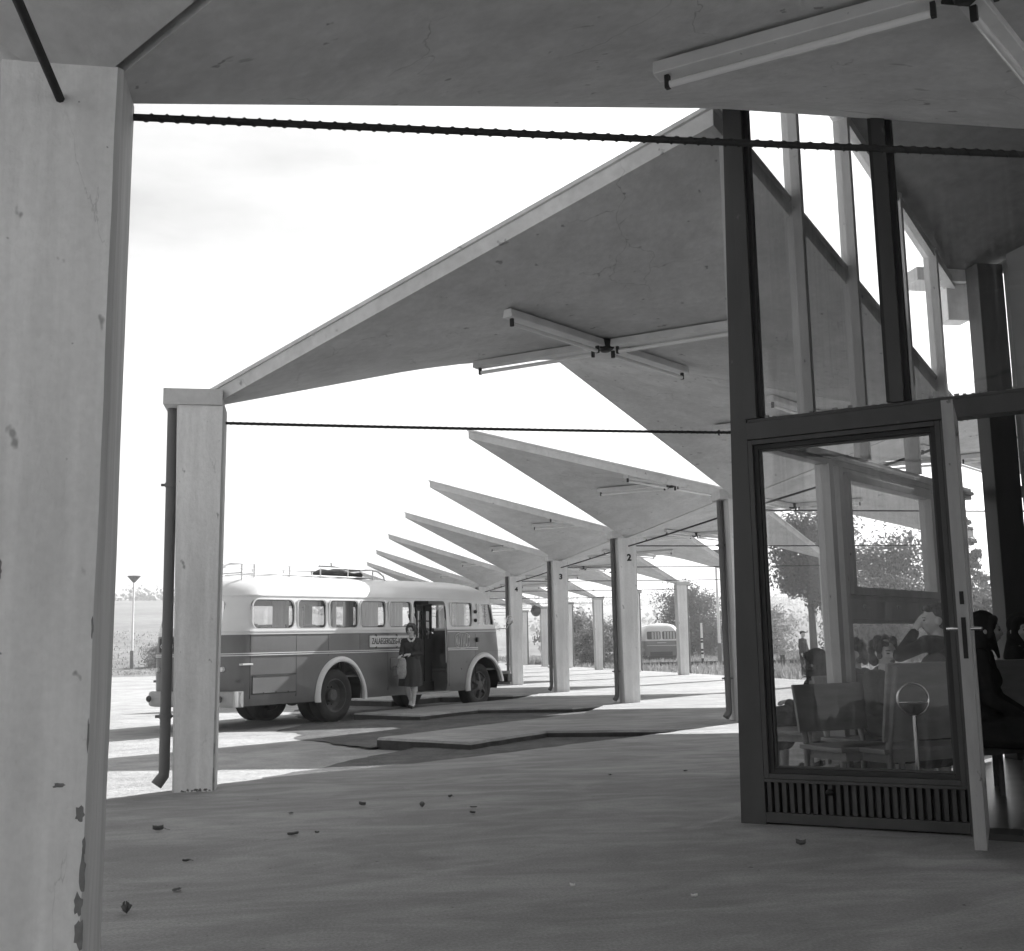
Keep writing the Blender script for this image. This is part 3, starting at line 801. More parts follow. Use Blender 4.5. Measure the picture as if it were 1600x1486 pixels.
# jambs and door opening
bm = BM(); wbox(bm, MN, 1.362, 1.43, -.07, .06, .0, 2.483); wbox(bm, MN, 2.42, 2.50, -.07, .06, .0, 2.483); obj('door_frame', bm, M['frame'], hall)
bm = BM(); wbox(bm, MN, 1.4305, 2.4195, -.16, .09, .0, .035); obj('threshold', bm, M['frame'], hall)
# rest of the lower wall beyond the door
bm = BM(); frame_rect(bm, MN, 2.502, WL - .1, .285, 2.483, .05, -.06, .05); wbox(bm, MN, 2.502, WL - .1, -.05, .05, .01, .283); o = obj('window_frame', bm, M['frame'], hall)
pane(MN, 2.55, WL - .15, .33, 2.43, o)
# upper glazing of the near wall
bm = BM()
for s in (.125, 1.075, 2.25, 3.4, WL - .2):
    wbox(bm, MN, s, s + .085, -.07, .06, 2.627, ztop(s) - .04)
V = loft(bm, [[MN @ Vector((s, y, ztop(s) + dz)) for (y, dz) in ((-.06, -.12), (.05, -.12), (.05, -.03), (-.06, -.03))] for s in (.1, WL - .12)])
o = obj('upper_window_frame', bm, M['frame'], hall)
bm = BM()
for s in (.1255, 1.0755, 2.2505):
    wbox(bm, MN, s + .0855, s + .115, -.03, .045, 2.64, ztop(s) - .15); wbox(bm, MN, s + .92, s + .949, -.03, .045, 2.64, ztop(s + .95) - .15)
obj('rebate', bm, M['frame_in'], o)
ups = [.125, 1.075, 2.25, 3.4, WL - .2]
for a, b in zip(ups, ups[1:]):
    pane(MN, a + .08, b + .004, 2.62, ztop(a + .08) - .1, o, ztop(b) - .1)
# putty ragged along the sill of the upper panes
rn = random.Random(8); bm = BM()
s = .25
while s < 2.2:
    if not 1.06 < s < 1.18:
        wbox(bm, MN, s, s + rn.uniform(.015, .05), -.012, .012, 2.622, 2.632 + rn.random() ** 3 * .02, bev=0)
    s += .05
obj('putty_line', bm, M['putty'], o)
# far-left wall
bm = BM(); wbox(bm, MF, .14, WL - .1, -.05, .05, 2.50, 2.61); wbox(bm, MF, .14, WL - .1, -.075, -.051, 2.54, 2.575); obj('transom', bm, M['frame_lit'], hall)
bm = BM(); wbox(bm, MF, .14, WL - .1, -.05, .05, .0, .24); wbox(bm, MF, .14, WL - .1, -.065, -.051, .20, .235)
for s in (1.40, 1.58): wbox(bm, MF, s, s + .08, -.07, .05, .242, 2.498)
for s in (3.60, 3.78, 4.4): wbox(bm, MF, s, s + .08, -.07, .05, .242, 2.498)
o = obj('lower_window_frame', bm, M['frame_lit'], hall)
pane(MF, .12, 1.41, .23, 2.51, o)
bm = BM(); wbox(bm, MF, 1.661, 3.599, -.06, .045, 1.31, 1.46); frame_rect(bm, MF, 1.661, 3.599, 1.462, 2.497, .035, -.05, .045)
o2 = obj('window_frame', bm, M['frame_lit'], hall)
bm = BM(); frame_rect(bm, MF, 1.70, 3.56, 1.50, 2.458, .06, -.085, .03)
for s in (1.9, 2.6, 3.3): wbox(bm, MF, s, s + .1, -.078, -.062, 1.40, 1.425)
sash = obj('opening_sash', bm, M['frame_lit'], o2)
pane(MF, 1.75, 3.51, 1.55, 2.41, o2, y=-.02)
bm = BM(); wbox(bm, MF, 1.661, 3.599, -.05, .045, .66, .76); frame_rect(bm, MF, 1.661, 3.599, .762, 1.308, .03, -.045, .04); wbox(bm, MF, 1.661, 3.599, -.02, .02, .242, .658)
o3 = obj('window_frame', bm, M['frame_lit'], hall)
pane(MF, 1.68, 3.58, .78, 1.29, o3)
pane(MF, 3.67, 3.79, .25, 2.49, o); pane(MF, 3.85, 4.42, .25, 2.49, o)
bm = BM()
for s in (.13, 1.16, 2.17, 3.30, 4.16):
    wbox(bm, MF, s + .01, s + .06, -.075, .055, 2.612, ztop(s) - .04); wbox(bm, MF, s + .0605, s + .09, -.03, .03, 2.612, ztop(s) - .06)
loft(bm, [[MF @ Vector((s, y, ztop(s) + dz)) for (y, dz) in ((-.06, -.12), (.05, -.12), (.05, -.03), (-.06, -.03))] for s in (.1, WL - .12)])
o = obj('upper_window_frame', bm, M['frame_lit'], hall)
ups = [.13, 1.16, 2.17, 3.30, 4.16]
for a, b in zip(ups, ups[1:]): pane(MF, a + .08, b + .014, 2.61, ztop(a) - .1, o, ztop(b) - .1)
# tall column at the far corner with its spout box
OB = Vector((SX, SY, 0)) - O
bm = BM(); box(bm, OB.x + .02, OB.x + .30, OB.y - .41, OB.y - .20, 0, ZT1 + .1, bev=.01); obj('column', bm, M['frame'], hall)
bm = BM(); box(bm, OB.x - .14, OB.x + .10, OB.y - .1, OB.y + .1, ZT1 - .40, ZT1 - .02, bev=.01); box(bm, OB.x - .5, OB.x + .12, OB.y - .18, OB.y + .18, ZT1 - .018, ZT1 + .12, bev=.01)
obj('gutter_spout', bm, M['soffit'], hall)
# roof
c = [Vector((3.66, 3.1, ZT0)), Vector((SX + .05, -.06, ZT1)), Vector((1.5 * SX + .06, 3.1, ZT0)), Vector((SX + .05, SY + .02, ZT1))]
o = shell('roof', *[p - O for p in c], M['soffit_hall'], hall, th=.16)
# floor
bm = BM()
for z0, z1 in ((-.02, .012),):
    loft(bm, [[Vector(p) + Vector((0, 0, z)) for p in ((.09, 0, 0), (3.72, -3.03, 0), (7.4, 0, 0), (3.72, 3.03, 0))] for z in (z0, z1)])
bmesh.ops.recalc_face_normals(bm, faces=bm.faces[:])
obj('floor_slab', bm, M['tile'], hall)
# back walls from the far corner to the right, made solid to stop the sun
MB1 = Matrix.Translation(OB) @ Matrix.Rotation(ang_n, 4, 'Z')
OC = Vector((SX, 0, 0)) - O
MB2 = Matrix.Translation(OC) @ Matrix.Rotation(ang_f, 4, 'Z')
mt = MB1; zt = lambda s: ZT1 + (ZT0 - ZT1) * s / WL
bm = BM(); wbox(bm, mt, .14, .53, -.05, .05, 0, .24); wbox(bm, mt, .14, .53, -.05, .05, 2.5, 2.61)
for s in (.33, .49): wbox(bm, mt, s, s + .04, -.06, .05, .242, 2.498); wbox(bm, mt, s, s + .04, -.06, .05, 2.612, zt(s) - .04)
loft(bm, [[mt @ Vector((s, y, zt(s) + dz)) for (y, dz) in ((-.06, -.12), (.05, -.12), (.05, -.03), (-.06, -.03))] for s in (.12, .53)])
o = obj('back_window_frame', bm, M['frame_lit'], hall)
pane(mt, .36, .50, .23, 2.51, o); pane(mt, .36, .50, 2.6, zt(.36) - .09, o, zt(.50) - .09)
bm = BM()
loft(bm, [[mt @ Vector((s, y, z)) for (y, z) in ((-.1, 0), (.1, 0), (.1, zt(s) + .01), (-.1, zt(s) + .01))] for s in (.5305, WL)])
loft(bm, [[MB2 @ Vector((s, y, z)) for (y, z) in ((-.1, 0), (.1, 0), (.1, zt(s) + .01), (-.1, zt(s) + .01))] for s in (.05, WL - .11)])
bmesh.ops.recalc_face_normals(bm, faces=bm.faces[:])
obj('sun_block_wall', bm, M['wallin'], hall)
# open door leaf
hd = MN @ Vector((1.432, -.03, 0)); fe = Vector((4.375 - O.x, 1.52 - O.y, 0)) 
dd = (fe - hd); Ld = dd.length; ad = math.atan2(dd.y, dd.x)
MD = Matrix.Translation((hd.x, hd.y, 0)) @ Matrix.Rotation(ad, 4, 'Z')
dz = .045
bm = BM()
wbox(bm, MD, 0.01, .10, -.031, .031, dz, 2.46); wbox(bm, MD, Ld - .10, Ld, -.031, .031, dz, 2.46)
wbox(bm, MD, .1008, Ld - .1008, -.031, .031, dz, .34); wbox(bm, MD, .1008, Ld - .1008, -.031, .031, 2.36, 2.46)
dl = obj('door', bm, M['door'], hall)
pane(MD, .095, Ld - .095, .33, 2.37, dl)
bm = BM(); wbox(bm, MD, Ld + .0005, Ld + .003, -.012, .012, 1.04, 1.26, bev=0); wbox(bm, MD, Ld + .0005, Ld + .003, -.011, .011, 1.33, 1.40, bev=0); obj('lock_plate', bm, M['black'], dl)
bm = BM()
for sg in (-1, 1):
    pts = [MD @ Vector((Ld - .05, sg * .02, 1.20)), MD @ Vector((Ld - .05, sg * .075, 1.20)), MD @ Vector((Ld - .065, sg * .085, 1.20)), MD @ Vector((Ld - .16, sg * .082, 1.195))]
    tube(bm, pts, [.011, .010, .010, .008], 8)
obj('handle', bm, M['chrome'], dl, smooth=60)
# notice on the back glass
bm = BM(); wbox(bm, MB1, .42, .84, -.112, -.106, 1.10, 1.78, bev=0); o = obj('notice', bm, M['paper'], None)
o.location = O; tag(o, 'white paper notice with round badge stuck on hall glass at right border', 'notice')
bm = BM()
cM = MB1 @ Matrix.Translation((.56, -.1155, 1.56))
for k in range(24):
    a0, a1 = 2 * PI * k / 24, 2 * PI * (k + 1) / 24
    for r0, r1, sk in ((.095, .107, False), (.06, .09, True)):
        if sk and k % 2: continue
        vs = [cM @ Vector((r * math.cos(a), 0, r * math.sin(a))) for r, a in ((r0, a0), (r1, a0), (r1, a1), (r0, a1))]
        bm.faces.new([bm.verts.new(v) for v in vs])
for zz in (-.02, .012):
    vs = [cM @ Vector(p) for p in ((-.06, 0, zz), (.06, 0, zz), (.06, 0, zz + .012), (-.06, 0, zz + .012))]; bm.faces.new([bm.verts.new(v) for v in vs])
obj('round_badge', bm, M['seam'], o)
# fluorescent batten inside hall, upper right
t = empty('ceiling_lamp', (6.75, 2.8, 5.2), R(-40), 'small fluorescent batten high in the hall at right border', 'lamp')
bm = BM(); box(bm, -.65, .65, -.05, .05, -.08, 0, bev=.01); tube(bm, [(0, 0, 0), (0, 0, .3)], .01, 6); obj('lamp_housing', bm, M['lampbody'], t)
bm = BM(); tube(bm, [(-.6, 0, -.11), (.6, 0, -.11)], .019, 10); obj('lamp_tube', bm, M['tube'], t, smooth=50)

# hall furniture ------------------------------------------------------
def bench(label, x, y, rz, Ln, backh, sd=.44, name='bench', cat='bench', sh=.43, tilt=.16, back0=.08):
    """seat faces local -y, long axis x, backrest at +y"""
    t = empty(name, (x, y, .012), rz, label, cat)
    bm = BM(); box(bm, -Ln / 2, Ln / 2, -sd / 2, sd / 2, sh - .03, sh, bev=.006); box(bm, -Ln / 2 + .06, Ln / 2 - .06, -sd / 2 + .03, sd / 2 - .03, sh - .09, sh - .031)
    obj('seat', bm, M['wood'], t)
    bm = BM(); mt = Matrix.Translation((0, sd / 2 - .02, sh)) @ Matrix.Rotation(-tilt, 4, 'X')
    box(bm, -Ln / 2 + .0, Ln / 2 - .0, -.012, .012, back0, backh, mtx=mt, bev=.005); obj('backrest', bm, M['wood'], t)
    for sx in (-1, 1):
        for sy in (-1, 1):
            bm = BM(); xx = sx * (Ln / 2 - .05)
            if sy < 0: tube(bm, [(xx, -sd / 2 + .05, sh - .09), (xx, -sd / 2 + .05, 0)], .022, 8)
            else:
                tube(bm, [(xx, sd / 2 - .01, 0), (xx, sd / 2 - .015, sh), (xx, sd / 2 - .02 + math.sin(tilt) * backh * .96 + .025, sh + math.cos(tilt) * backh * .96)], .021, 8)
            obj('leg', bm, M['wood'], t, smooth=60)
    return t
bench('plywood backed wooden chair with light edge nearest the corner post', 4.62, 3.36, R(14), .60, .41, name='wooden_chair', cat='chair')
bench('long wooden bench with high back behind the ashtray', 5.25, 3.28, R(195), 1.5, .56, back0=.05)
bench('wooden bench at the back under the dark haired woman', 5.45, 4.05, R(20), 1.5, .45)
bench('dark bench facing the open door at the right border', 6.25, 3.35, R(-62), 1.8, .45)
bench('outdoor bench standing against the far side of the hall window', 5.40, 5.30, R(40 + 180), 1.9, .40)
t = empty('standing_ashtray', (4.72, 2.72, .012), 0, 'chrome standing ashtray with hoop handle and dark bowl', 'ashtray')
bm = BM(); tube(bm, [(0, 0, .02), (0, 0, .655)], .013, 12); obj('pole', bm, M['chrome'], t, smooth=60)
bm = BM(); lathe(bm, [(0, .03), (.05, .028), (.13, .012), (.135, 0), (0, 0)], n=24); obj('base', bm, M['dark'], t, smooth=60)
bm = BM(); lathe(bm, [(0, .655), (.03, .66), (.062, .682), (.082, .72), (.088, .735), (.082, .735), (.06, .69), (0, .672)], n=24); obj('bowl', bm, M['dark'], t, smooth=60)
bm = BM()
tube(bm, [(.1 * math.cos(a) * math.cos(.184), -.1 * math.cos(a) * math.sin(.184), .757 + .1 * math.sin(a)) for a in [2 * PI * k / 36 for k in range(37)]], .0085, 8, cap=False)
tube(bm, [(-.095 * math.cos(.184), .095 * math.sin(.184), .737), (.095 * math.cos(.184), -.095 * math.sin(.184), .737)], .005, 6)
obj('hoop', bm, M['chrome'], t, smooth='all')

# ------------------------------------------------------------------ bus
HB = R(47)
BUS = empty('bus', (1.53, 17.53, -.15), HB, 'two tone bus with cream roof, roof rack and open door parked in the near bay', 'bus')
W = 2.2
def warp(v):
    if v.z > 1.0: v.z += .010 * v.x * min(1, (v.z - 1.0) / 1.0)
    return v
rings = [(.40, -2.86, 7.04, .03, .42, .38), (.58, -2.91, 7.10, .0, .42, .40), (1.0, -2.93, 7.12, 0, .42, .42), (1.26, -2.92, 7.10, 0, .42, .42), (1.625, -2.90, 7.05, 0, .44, .45),
         (1.66, -2.895, 7.03, .004, .44, .45), (2.0, -2.84, 6.92, .02, .48, .48), (2.26, -2.74, 6.82, .05, .52, .5), (2.33, -2.68, 6.79, .07, .54, .5), (2.42, -2.56, 6.73, .115, .55, .52), (2.51, -2.38, 6.62, .20, .55, .54),
         (2.585, -2.14, 6.46, .33, .52, .55), (2.645, -1.8, 6.2, .51, .42, .45), (2.685, -1.35, 5.8, .72, .3, .3), (2.70, -.8, 5.3, .95, .12, .12)]
def outline(z, sr, sf, ins, rr, rf, off=0.0, n=8):
    y0, y1 = ins + off, W - ins - off; sr += off; sf -= off
    rr = max(.02, min(rr, (y1 - y0) / 2 - .01)); rf = max(.02, min(rf, (y1 - y0) / 2 - .01))
    pts = []
    def arc(cx_, cy_, r, a0):
        for k in range(n + 1):
            a = a0 + PI / 2 * k / n
            pts.append(Vector((cx_ + r * math.cos(a), cy_ + r * math.sin(a), z)))
    arc(sf - rf, y0 + rf, rf, -PI / 2)
    arc(sf - rf * .95, y1 - rf, rf, 0)
    arc(sr + rr, y1 - rr, rr, PI / 2)
    arc(sr + rr, y0 + rr, rr, PI)
    return [warp(p) for p in pts]
def ring_at(z):
    for a, b in zip(rings, rings[1:]):
        if a[0] <= z <= b[0]:
            k = (z - a[0]) / (b[0] - a[0]); return tuple(p + (q - p) * k for p, q in zip(a, b))
    return rings[0] if z < 1 else rings[-1]
def temp(bm, name='temp'):
    bmesh.ops.recalc_face_normals(bm, faces=bm.faces[:])
    me = bpy.data.meshes.new(name); bm.to_mesh(me); bm.free()
    o = bpy.data.objects.new(name, me); col.objects.link(o); return o
def rrect(s0, s1, z0, z1, r, n=5):
    p = []
    for cx_, cz, a0 in ((s1 - r, z0 + r, -PI / 2), (s1 - r, z1 - r, 0), (s0 + r, z1 - r, PI / 2), (s0 + r, z0 + r, PI)):
        for k in range(n + 1):
            a = a0 + PI / 2 * k / n; p.append((cx_ + r * math.cos(a), cz + r * math.sin(a)))
    return p
bm = BM(); loft(bm, [outline(*r) for r in rings]); shell_o = temp(bm)
bm = BM(); loft(bm, [outline(*r, off=.045) for r in [ring_at(.80)] + [r for r in rings if .8 < r[0] < 2.54] + [ring_at(2.555), ring_at(2.62)]]); inner_o = temp(bm)
wins_r = [(-2.46, -1.30), (-1.17, -.33), (-.19, .775), (.89, 1.81), (1.96, 2.84), (4.55, 5.54)]
cut = BM()
def cutter(p, y0, y1):
    loft(cut, [[warp(Vector((s, y, z))) for s, z in p] for y in (y0, y1)])
for k, (a, b) in enumerate(wins_r):
    cutter(rrect(a - .012, b + .012, 1.715, 2.215, .09 if k else .14), -.1, .25)
quarter = [(5.81, 1.74), (6.62, 1.74), (6.48, 2.19), (5.81, 2.19)]
cutter(quarter, -.1, .4)
for a, b in [(-2.47, -1.32), (-1.19, -.33), (-.19, .74), (.86, 1.75), (1.90, 2.77), (2.92, 3.85), (4.0, 4.45)]:
    cutter(rrect(a, b, 1.74, 2.19, .09), W - .25, W + .1)
cutter(rrect(4.7, 5.5, 1.74, 2.19, .09), W - .25, W + .1); cutter(quarter, W - .4, W + .1)
# door opening
cutter(rrect(2.98, 4.36, .40, 2.24, .10), -.1, .5)
# rear window and windscreen
for y0, y1 in ((.40, 1.10), (1.26, 1.96)):
    loft(cut, [[warp(Vector((s, y, z))) for y, z in rrect(y0, y1, 1.76, 2.20, .1)] for s in (-3.2, -2.3)])
for y0, y1 in ((.30, 1.14), (1.22, 2.06)):
    loft(cut, [[warp(Vector((s, y, z))) for y, z in rrect(y0, y1, 1.72, 2.22, .08)] for s in (6.2, 7.5)])
cut_o = temp(cut)
arch = BM()
for cx_, cz, r in ((0.13, .50, .60), (6.05, .50, .60)):
    for y0, y1 in ((-.1, .62), (W - .62, W + .1)):
        lathe(arch, [(0, y0), (r, y0), (r, y1), (0, y1)], (cx_, 0, cz), 'y', 36)
bmesh.ops.remove_doubles(arch, verts=arch.verts[:], dist=.0001)
for v in arch.verts:      # lengthways the body is drawn 1.25 times too long at this stage
    c0 = .13 if v.co.x < 3 else 6.05
    v.co.x = c0 + (v.co.x - c0) * 1.25
arch_o = temp(arch)
for o_ in (inner_o, cut_o, arch_o):
    md = shell_o.modifiers.new('cut', 'BOOLEAN'); md.operation = 'DIFFERENCE'; md.object = o_; md.solver = 'EXACT'
me = evaluated(shell_o)
for o_ in (shell_o, inner_o, cut_o, arch_o): drop(o_)
me.name = 'body'
me.materials.clear()
for k in ('busg', 'busw', 'busin', 'black'): me.materials.append(M[k])
bmb = BM(); bmb.from_mesh(me)
bmb.normal_update()
for f in bmb.faces:
    c = f.calc_center_median(); n_ = f.normal
    z = c.z - .010 * c.x
    rr_ = ring_at(min(max(c.z, .5), 2.69))
    inside = (rr_[3] + .02 < c.y < W - rr_[3] - .02) and (rr_[1] + .05 < c.x < rr_[2] - .05)
    f.material_index = 1 if z > 1.63 else 0
    if c.z < 1.25 and ((.03 < c.y < W - .03) and (abs(c.x - .13) < .8 or abs(c.x - 6.05) < .8)) : f.material_index = 3
    # lining: faces whose normal points to the middle of the cabin
    tocent = Vector((min(max(c.x, -1.5), 5.5) - c.x, W / 2 - c.y, 1.5 - c.z))
    if n_.dot(tocent) > .02 and .82 < c.z < 2.66 and inside: f.material_index = 2
    if c.z < .56 and abs(n_.z) > .8: f.material_index = 3
bmb.to_mesh(me); bmb.free()
me.shade_smooth()
try: me.set_sharp_from_angle(angle=R(32))
except Exception: pass
body = bpy.data.objects.new('body', me); col.objects.link(body); body.parent = BUS
def band(z, h, off, name, m, s_lim=None, parent=BUS):
    """moulding that follows the body's plan outline"""
    bm = BM(); rr_ = ring_at(z)
    o1 = outline(z, *rr_[1:]); prof = []
    n_ = len(o1)
    cen = Vector((2.1, W / 2, 0))
    loops = []
    for dz, of in ((-h / 2, -.003), (-h / 2, off), (h / 2, off), (h / 2, -.003)):
        rr2 = ring_at(z); L_ = outline(z, *rr2[1:], off=-of)
        loops.append([Vector((p.x, p.y, p.z + dz)) for p in L_])
    V = [[bm.verts.new(p) for p in l] for l in loops]
    for a, b in zip(V, V[1:]):
        for k in range(n_):
            k2 = (k + 1) % n_
            bm.faces.new((a[k], a[k2], b[k2], b[k]))
    bmesh.ops.recalc_face_normals(bm, faces=bm.faces[:])
    if s_lim:   # leave the door gap and the ends open
        for (a, b) in s_lim:
            r_ = bmesh.ops.bisect_plane(bm, geom=bm.verts[:] + bm.edges[:] + bm.faces[:], plane_co=(a, 0, 0), plane_no=(1, 0, 0))
            r_ = bmesh.ops.bisect_plane(bm, geom=bm.verts[:] + bm.edges[:] + bm.faces[:], plane_co=(b, 0, 0), plane_no=(1, 0, 0))
            bmesh.ops.delete(bm, geom=[f for f in bm.faces if a < f.calc_center_median().x < b and f.calc_center_median().y < W / 2], context='FACES')
    return obj(name, bm, m, parent)
band(1.665, .022, .014, 'belt_moulding', M['bustrim'], [(2.97, 4.37)])
band(1.618, .018, .010, 'belt_moulding', M['bustrim'], [(2.97, 4.37)])
band(1.285, .016, .012, 'side_moulding', M['bustrim'], [(2.97, 4.37), (5.78, 7.6)])
band(1.252, .016, .012, 'side_moulding', M['bustrim'], [(2.97, 4.37), (5.78, 7.6)])
band(2.285, .022, .016, 'rain_gutter', M['busw'])
# window panes and frames
def frame_ring(p, y, wd, th, name, m, parent, inner=True):
    bm = BM()
    c = Vector((sum(a for a, b in p) / len(p), 0, sum(b for a, b in p) / len(p)))
    def off(q, d):
        v = Vector((q[0], 0, q[1])) - c; l = v.length
        return v * (1 + d / l) + c
    loops = []
    for d, yy in ((0, y), (0, y - th), (wd, y - th), (wd, y)):
        loops.append([warp(Vector((off(q, d).x, yy, off(q, d).z))) for q in p])
    V = [[bm.verts.new(v) for v in l] for l in loops]
    n_ = len(p)
    for a, b in zip(V, V[1:]):
        for k in range(n_): bm.faces.new((a[k], a[(k + 1) % n_], b[(k + 1) % n_], b[k]))
    bmesh.ops.recalc_face_normals(bm, faces=bm.faces[:])
    return obj(name, bm, m, parent)
def ypane(p, y, parent):
    bm = BM(); bm.faces.new([bm.verts.new(warp(Vector((s, y, z)))) for s, z in p]); return obj('glass_pane', bm, M['busglass'], parent)
for k, (a, b) in enumerate(wins_r):
    p = rrect(a - .010, b + .010, 1.717, 2.213, .09 if k else .14)
    o = frame_ring(p, .03, .022, .026, 'window_frame', M['busw'], BUS)
    bm = BM()
    frame = frame_ring(rrect(a + .004, b - .004, 1.731, 2.199, .08 if k else .13), .05, .018, .014, 'window_rubber', M['seam'], o)
    ypane(rrect(a - .008, b + .008, 1.719, 2.211, .09 if k else .14), .045, o)
o = frame_ring([(5.82, 1.75), (6.60, 1.75), (6.465, 2.18), (5.82, 2.18)], .03, .03, .02, 'window_frame', M['busw'], BUS)
ypane(quarter, .05, o)
bm = BM(); tube(bm, [warp(Vector((6.28, .055, 1.75))), warp(Vector((6.22, .055, 2.18)))], .012, 6); obj('divider_bar', bm, M['seam'], o)
for a, b in [(-2.47, -1.32), (-1.19, -.33), (-.19, .74), (.86, 1.75), (1.90, 2.77), (2.92, 3.85), (4.0, 4.45), (4.7, 5.5)]:
    o = ypane(rrect(a, b, 1.74, 2.19, .09), W - .05, BUS)
# windscreen glass
for y0, y1 in ((.30, 1.14), (1.22, 2.06)):
    bm = BM(); N = 6
    g = [[bm.verts.new(warp(Vector((ring_at(z)[2] - .05 - max(0, abs(y - W / 2) - .55) ** 2 * .55, y, z)))) for y in [y0 + (y1 - y0) * i / N for i in range(N + 1)]] for z in (1.71, 1.97, 2.23)]
    for i in range(2):
        for j in range(N): bm.faces.new((g[i][j], g[i][j + 1], g[i + 1][j + 1], g[i + 1][j]))
    obj('windscreen', bm, M['busglass'], BUS)
for y0, y1 in ((.40, 1.10), (1.26, 1.96)):
    bm = BM(); bm.faces.new([bm.verts.new(warp(Vector((-2.78, y, z)))) for y, z in rrect(y0, y1, 1.755, 2.21, .1)]); obj('rear_window', bm, M['busglass'], BUS)
# panel seams, hatch
bm = BM()
for s in (-2.54, -1.24, -.26, .83, 1.885, 4.44, 5.68):
    zb = .52 if not (-.75 < s < 1.05) else 1.2
    box(bm, s - .0035, s + .0035, -.0025, .01, zb, 1.24 if zb < 1 else 1.24); box(bm, s - .0035, s + .0035, -.0025, .01, 1.30, 1.60)
box(bm, 5.663, 7.0, -.0022, .01, 1.222, 1.226); 
obj('panel_seams', bm, M['seam'], BUS)
bm = BM(); box(bm, -2.48, -1.26, -.012, .012, .60, .91, bev=.006); o = obj('luggage_hatch', bm, M['busg'], BUS)
bm = BM(); box(bm, -2.495, -1.245, -.006, .008, .586, .922, bev=.002); obj('hatch_gap', bm, M['seam'], o)
bm = BM(); box(bm, -2.47, -1.27, -.02, -.0135, .895, .91)
for s in (-2.2, -1.85, -1.5): box(bm, s, s + .03, -.02, -.0135, .59, .62)
obj('hinges', bm, M['seam'], o)
bm = BM(); box(bm, 1.98, 2.30, -.006, .01, .92, 1.12, bev=.004); o = obj('fuel_flap', bm, M['busg'], BUS)
frame_ring(rrect(1.97, 2.31, .905, 1.135, .05), .002, .008, .006, 'flap_seam', M['seam'], o)
bm = BM()
for s, z in ((5.0, .86), (5.25, 1.0)): ball(bm, (s, 0, z), (.014, .01, .014), 8)
obj('screw_caps', bm, M['dark'], BUS, smooth=True)
bm = BM(); box(bm, 5.70, 5.78, -.05, .0, 1.42, 1.52, bev=.008); obj('door_handle', bm, M['dark'], BUS)
bm = BM(); ball(bm, (6.62, .06, 1.52), (.05, .05, .045), 10); ball(bm, (6.62, .05, 1.44), (.035, .04, .04), 10); obj('indicator_lamp', bm, M['dark'], BUS, smooth=True)
bm = BM(); ball(bm, warp(Vector((5.69, .0, 2.02))), (.05, .05, .04), 10); ball(bm, warp(Vector((5.69, .0, 1.84))), (.05, .05, .04), 10); obj('side_lamps', bm, M['dark'], BUS, smooth=True)
bm = BM(); box(bm, -2.78, -2.50, -.035, .05, 1.08, 1.11, bev=.008); obj('tail_handle', bm, M['bustrim'], BUS)
# fenders
for cx_, r0, r1, a0, a1, zb in ((.12, .592, .690, R(-14), R(192), .50), (4.86, .592, .695, R(4), R(190), .50)):
    for y, s in ((0, -1), (W, 1)):
        bm = BM(); N = 30; V = []
        for k in range(N + 1):
            a = a0 + (a1 - a0) * k / N; c_, s_ = math.cos(a), math.sin(a)
            fl = 1.0 + (.10 * max(0, 1 - abs(a - a0) / .8) if s_ < .6 and c_ > 0 else 0)
            V.append([bm.verts.new((cx_ + c_ * r * fl, y + s * t_, max(.38, zb + s_ * r))) for r, t_ in ((r0, -.02), (r0, .045), (r0 + .02, .058), (r1 - .03, .045), (r1, .008), (r1, -.02))])
        for a, b in zip(V, V[1:]):
            for k in range(5): bm.faces.new((a[k], a[k + 1], b[k + 1], b[k]))
        bmesh.ops.recalc_face_normals(bm, faces=bm.faces[:])
        obj('wheel_arch', bm, M['busw'], BUS, smooth=50)
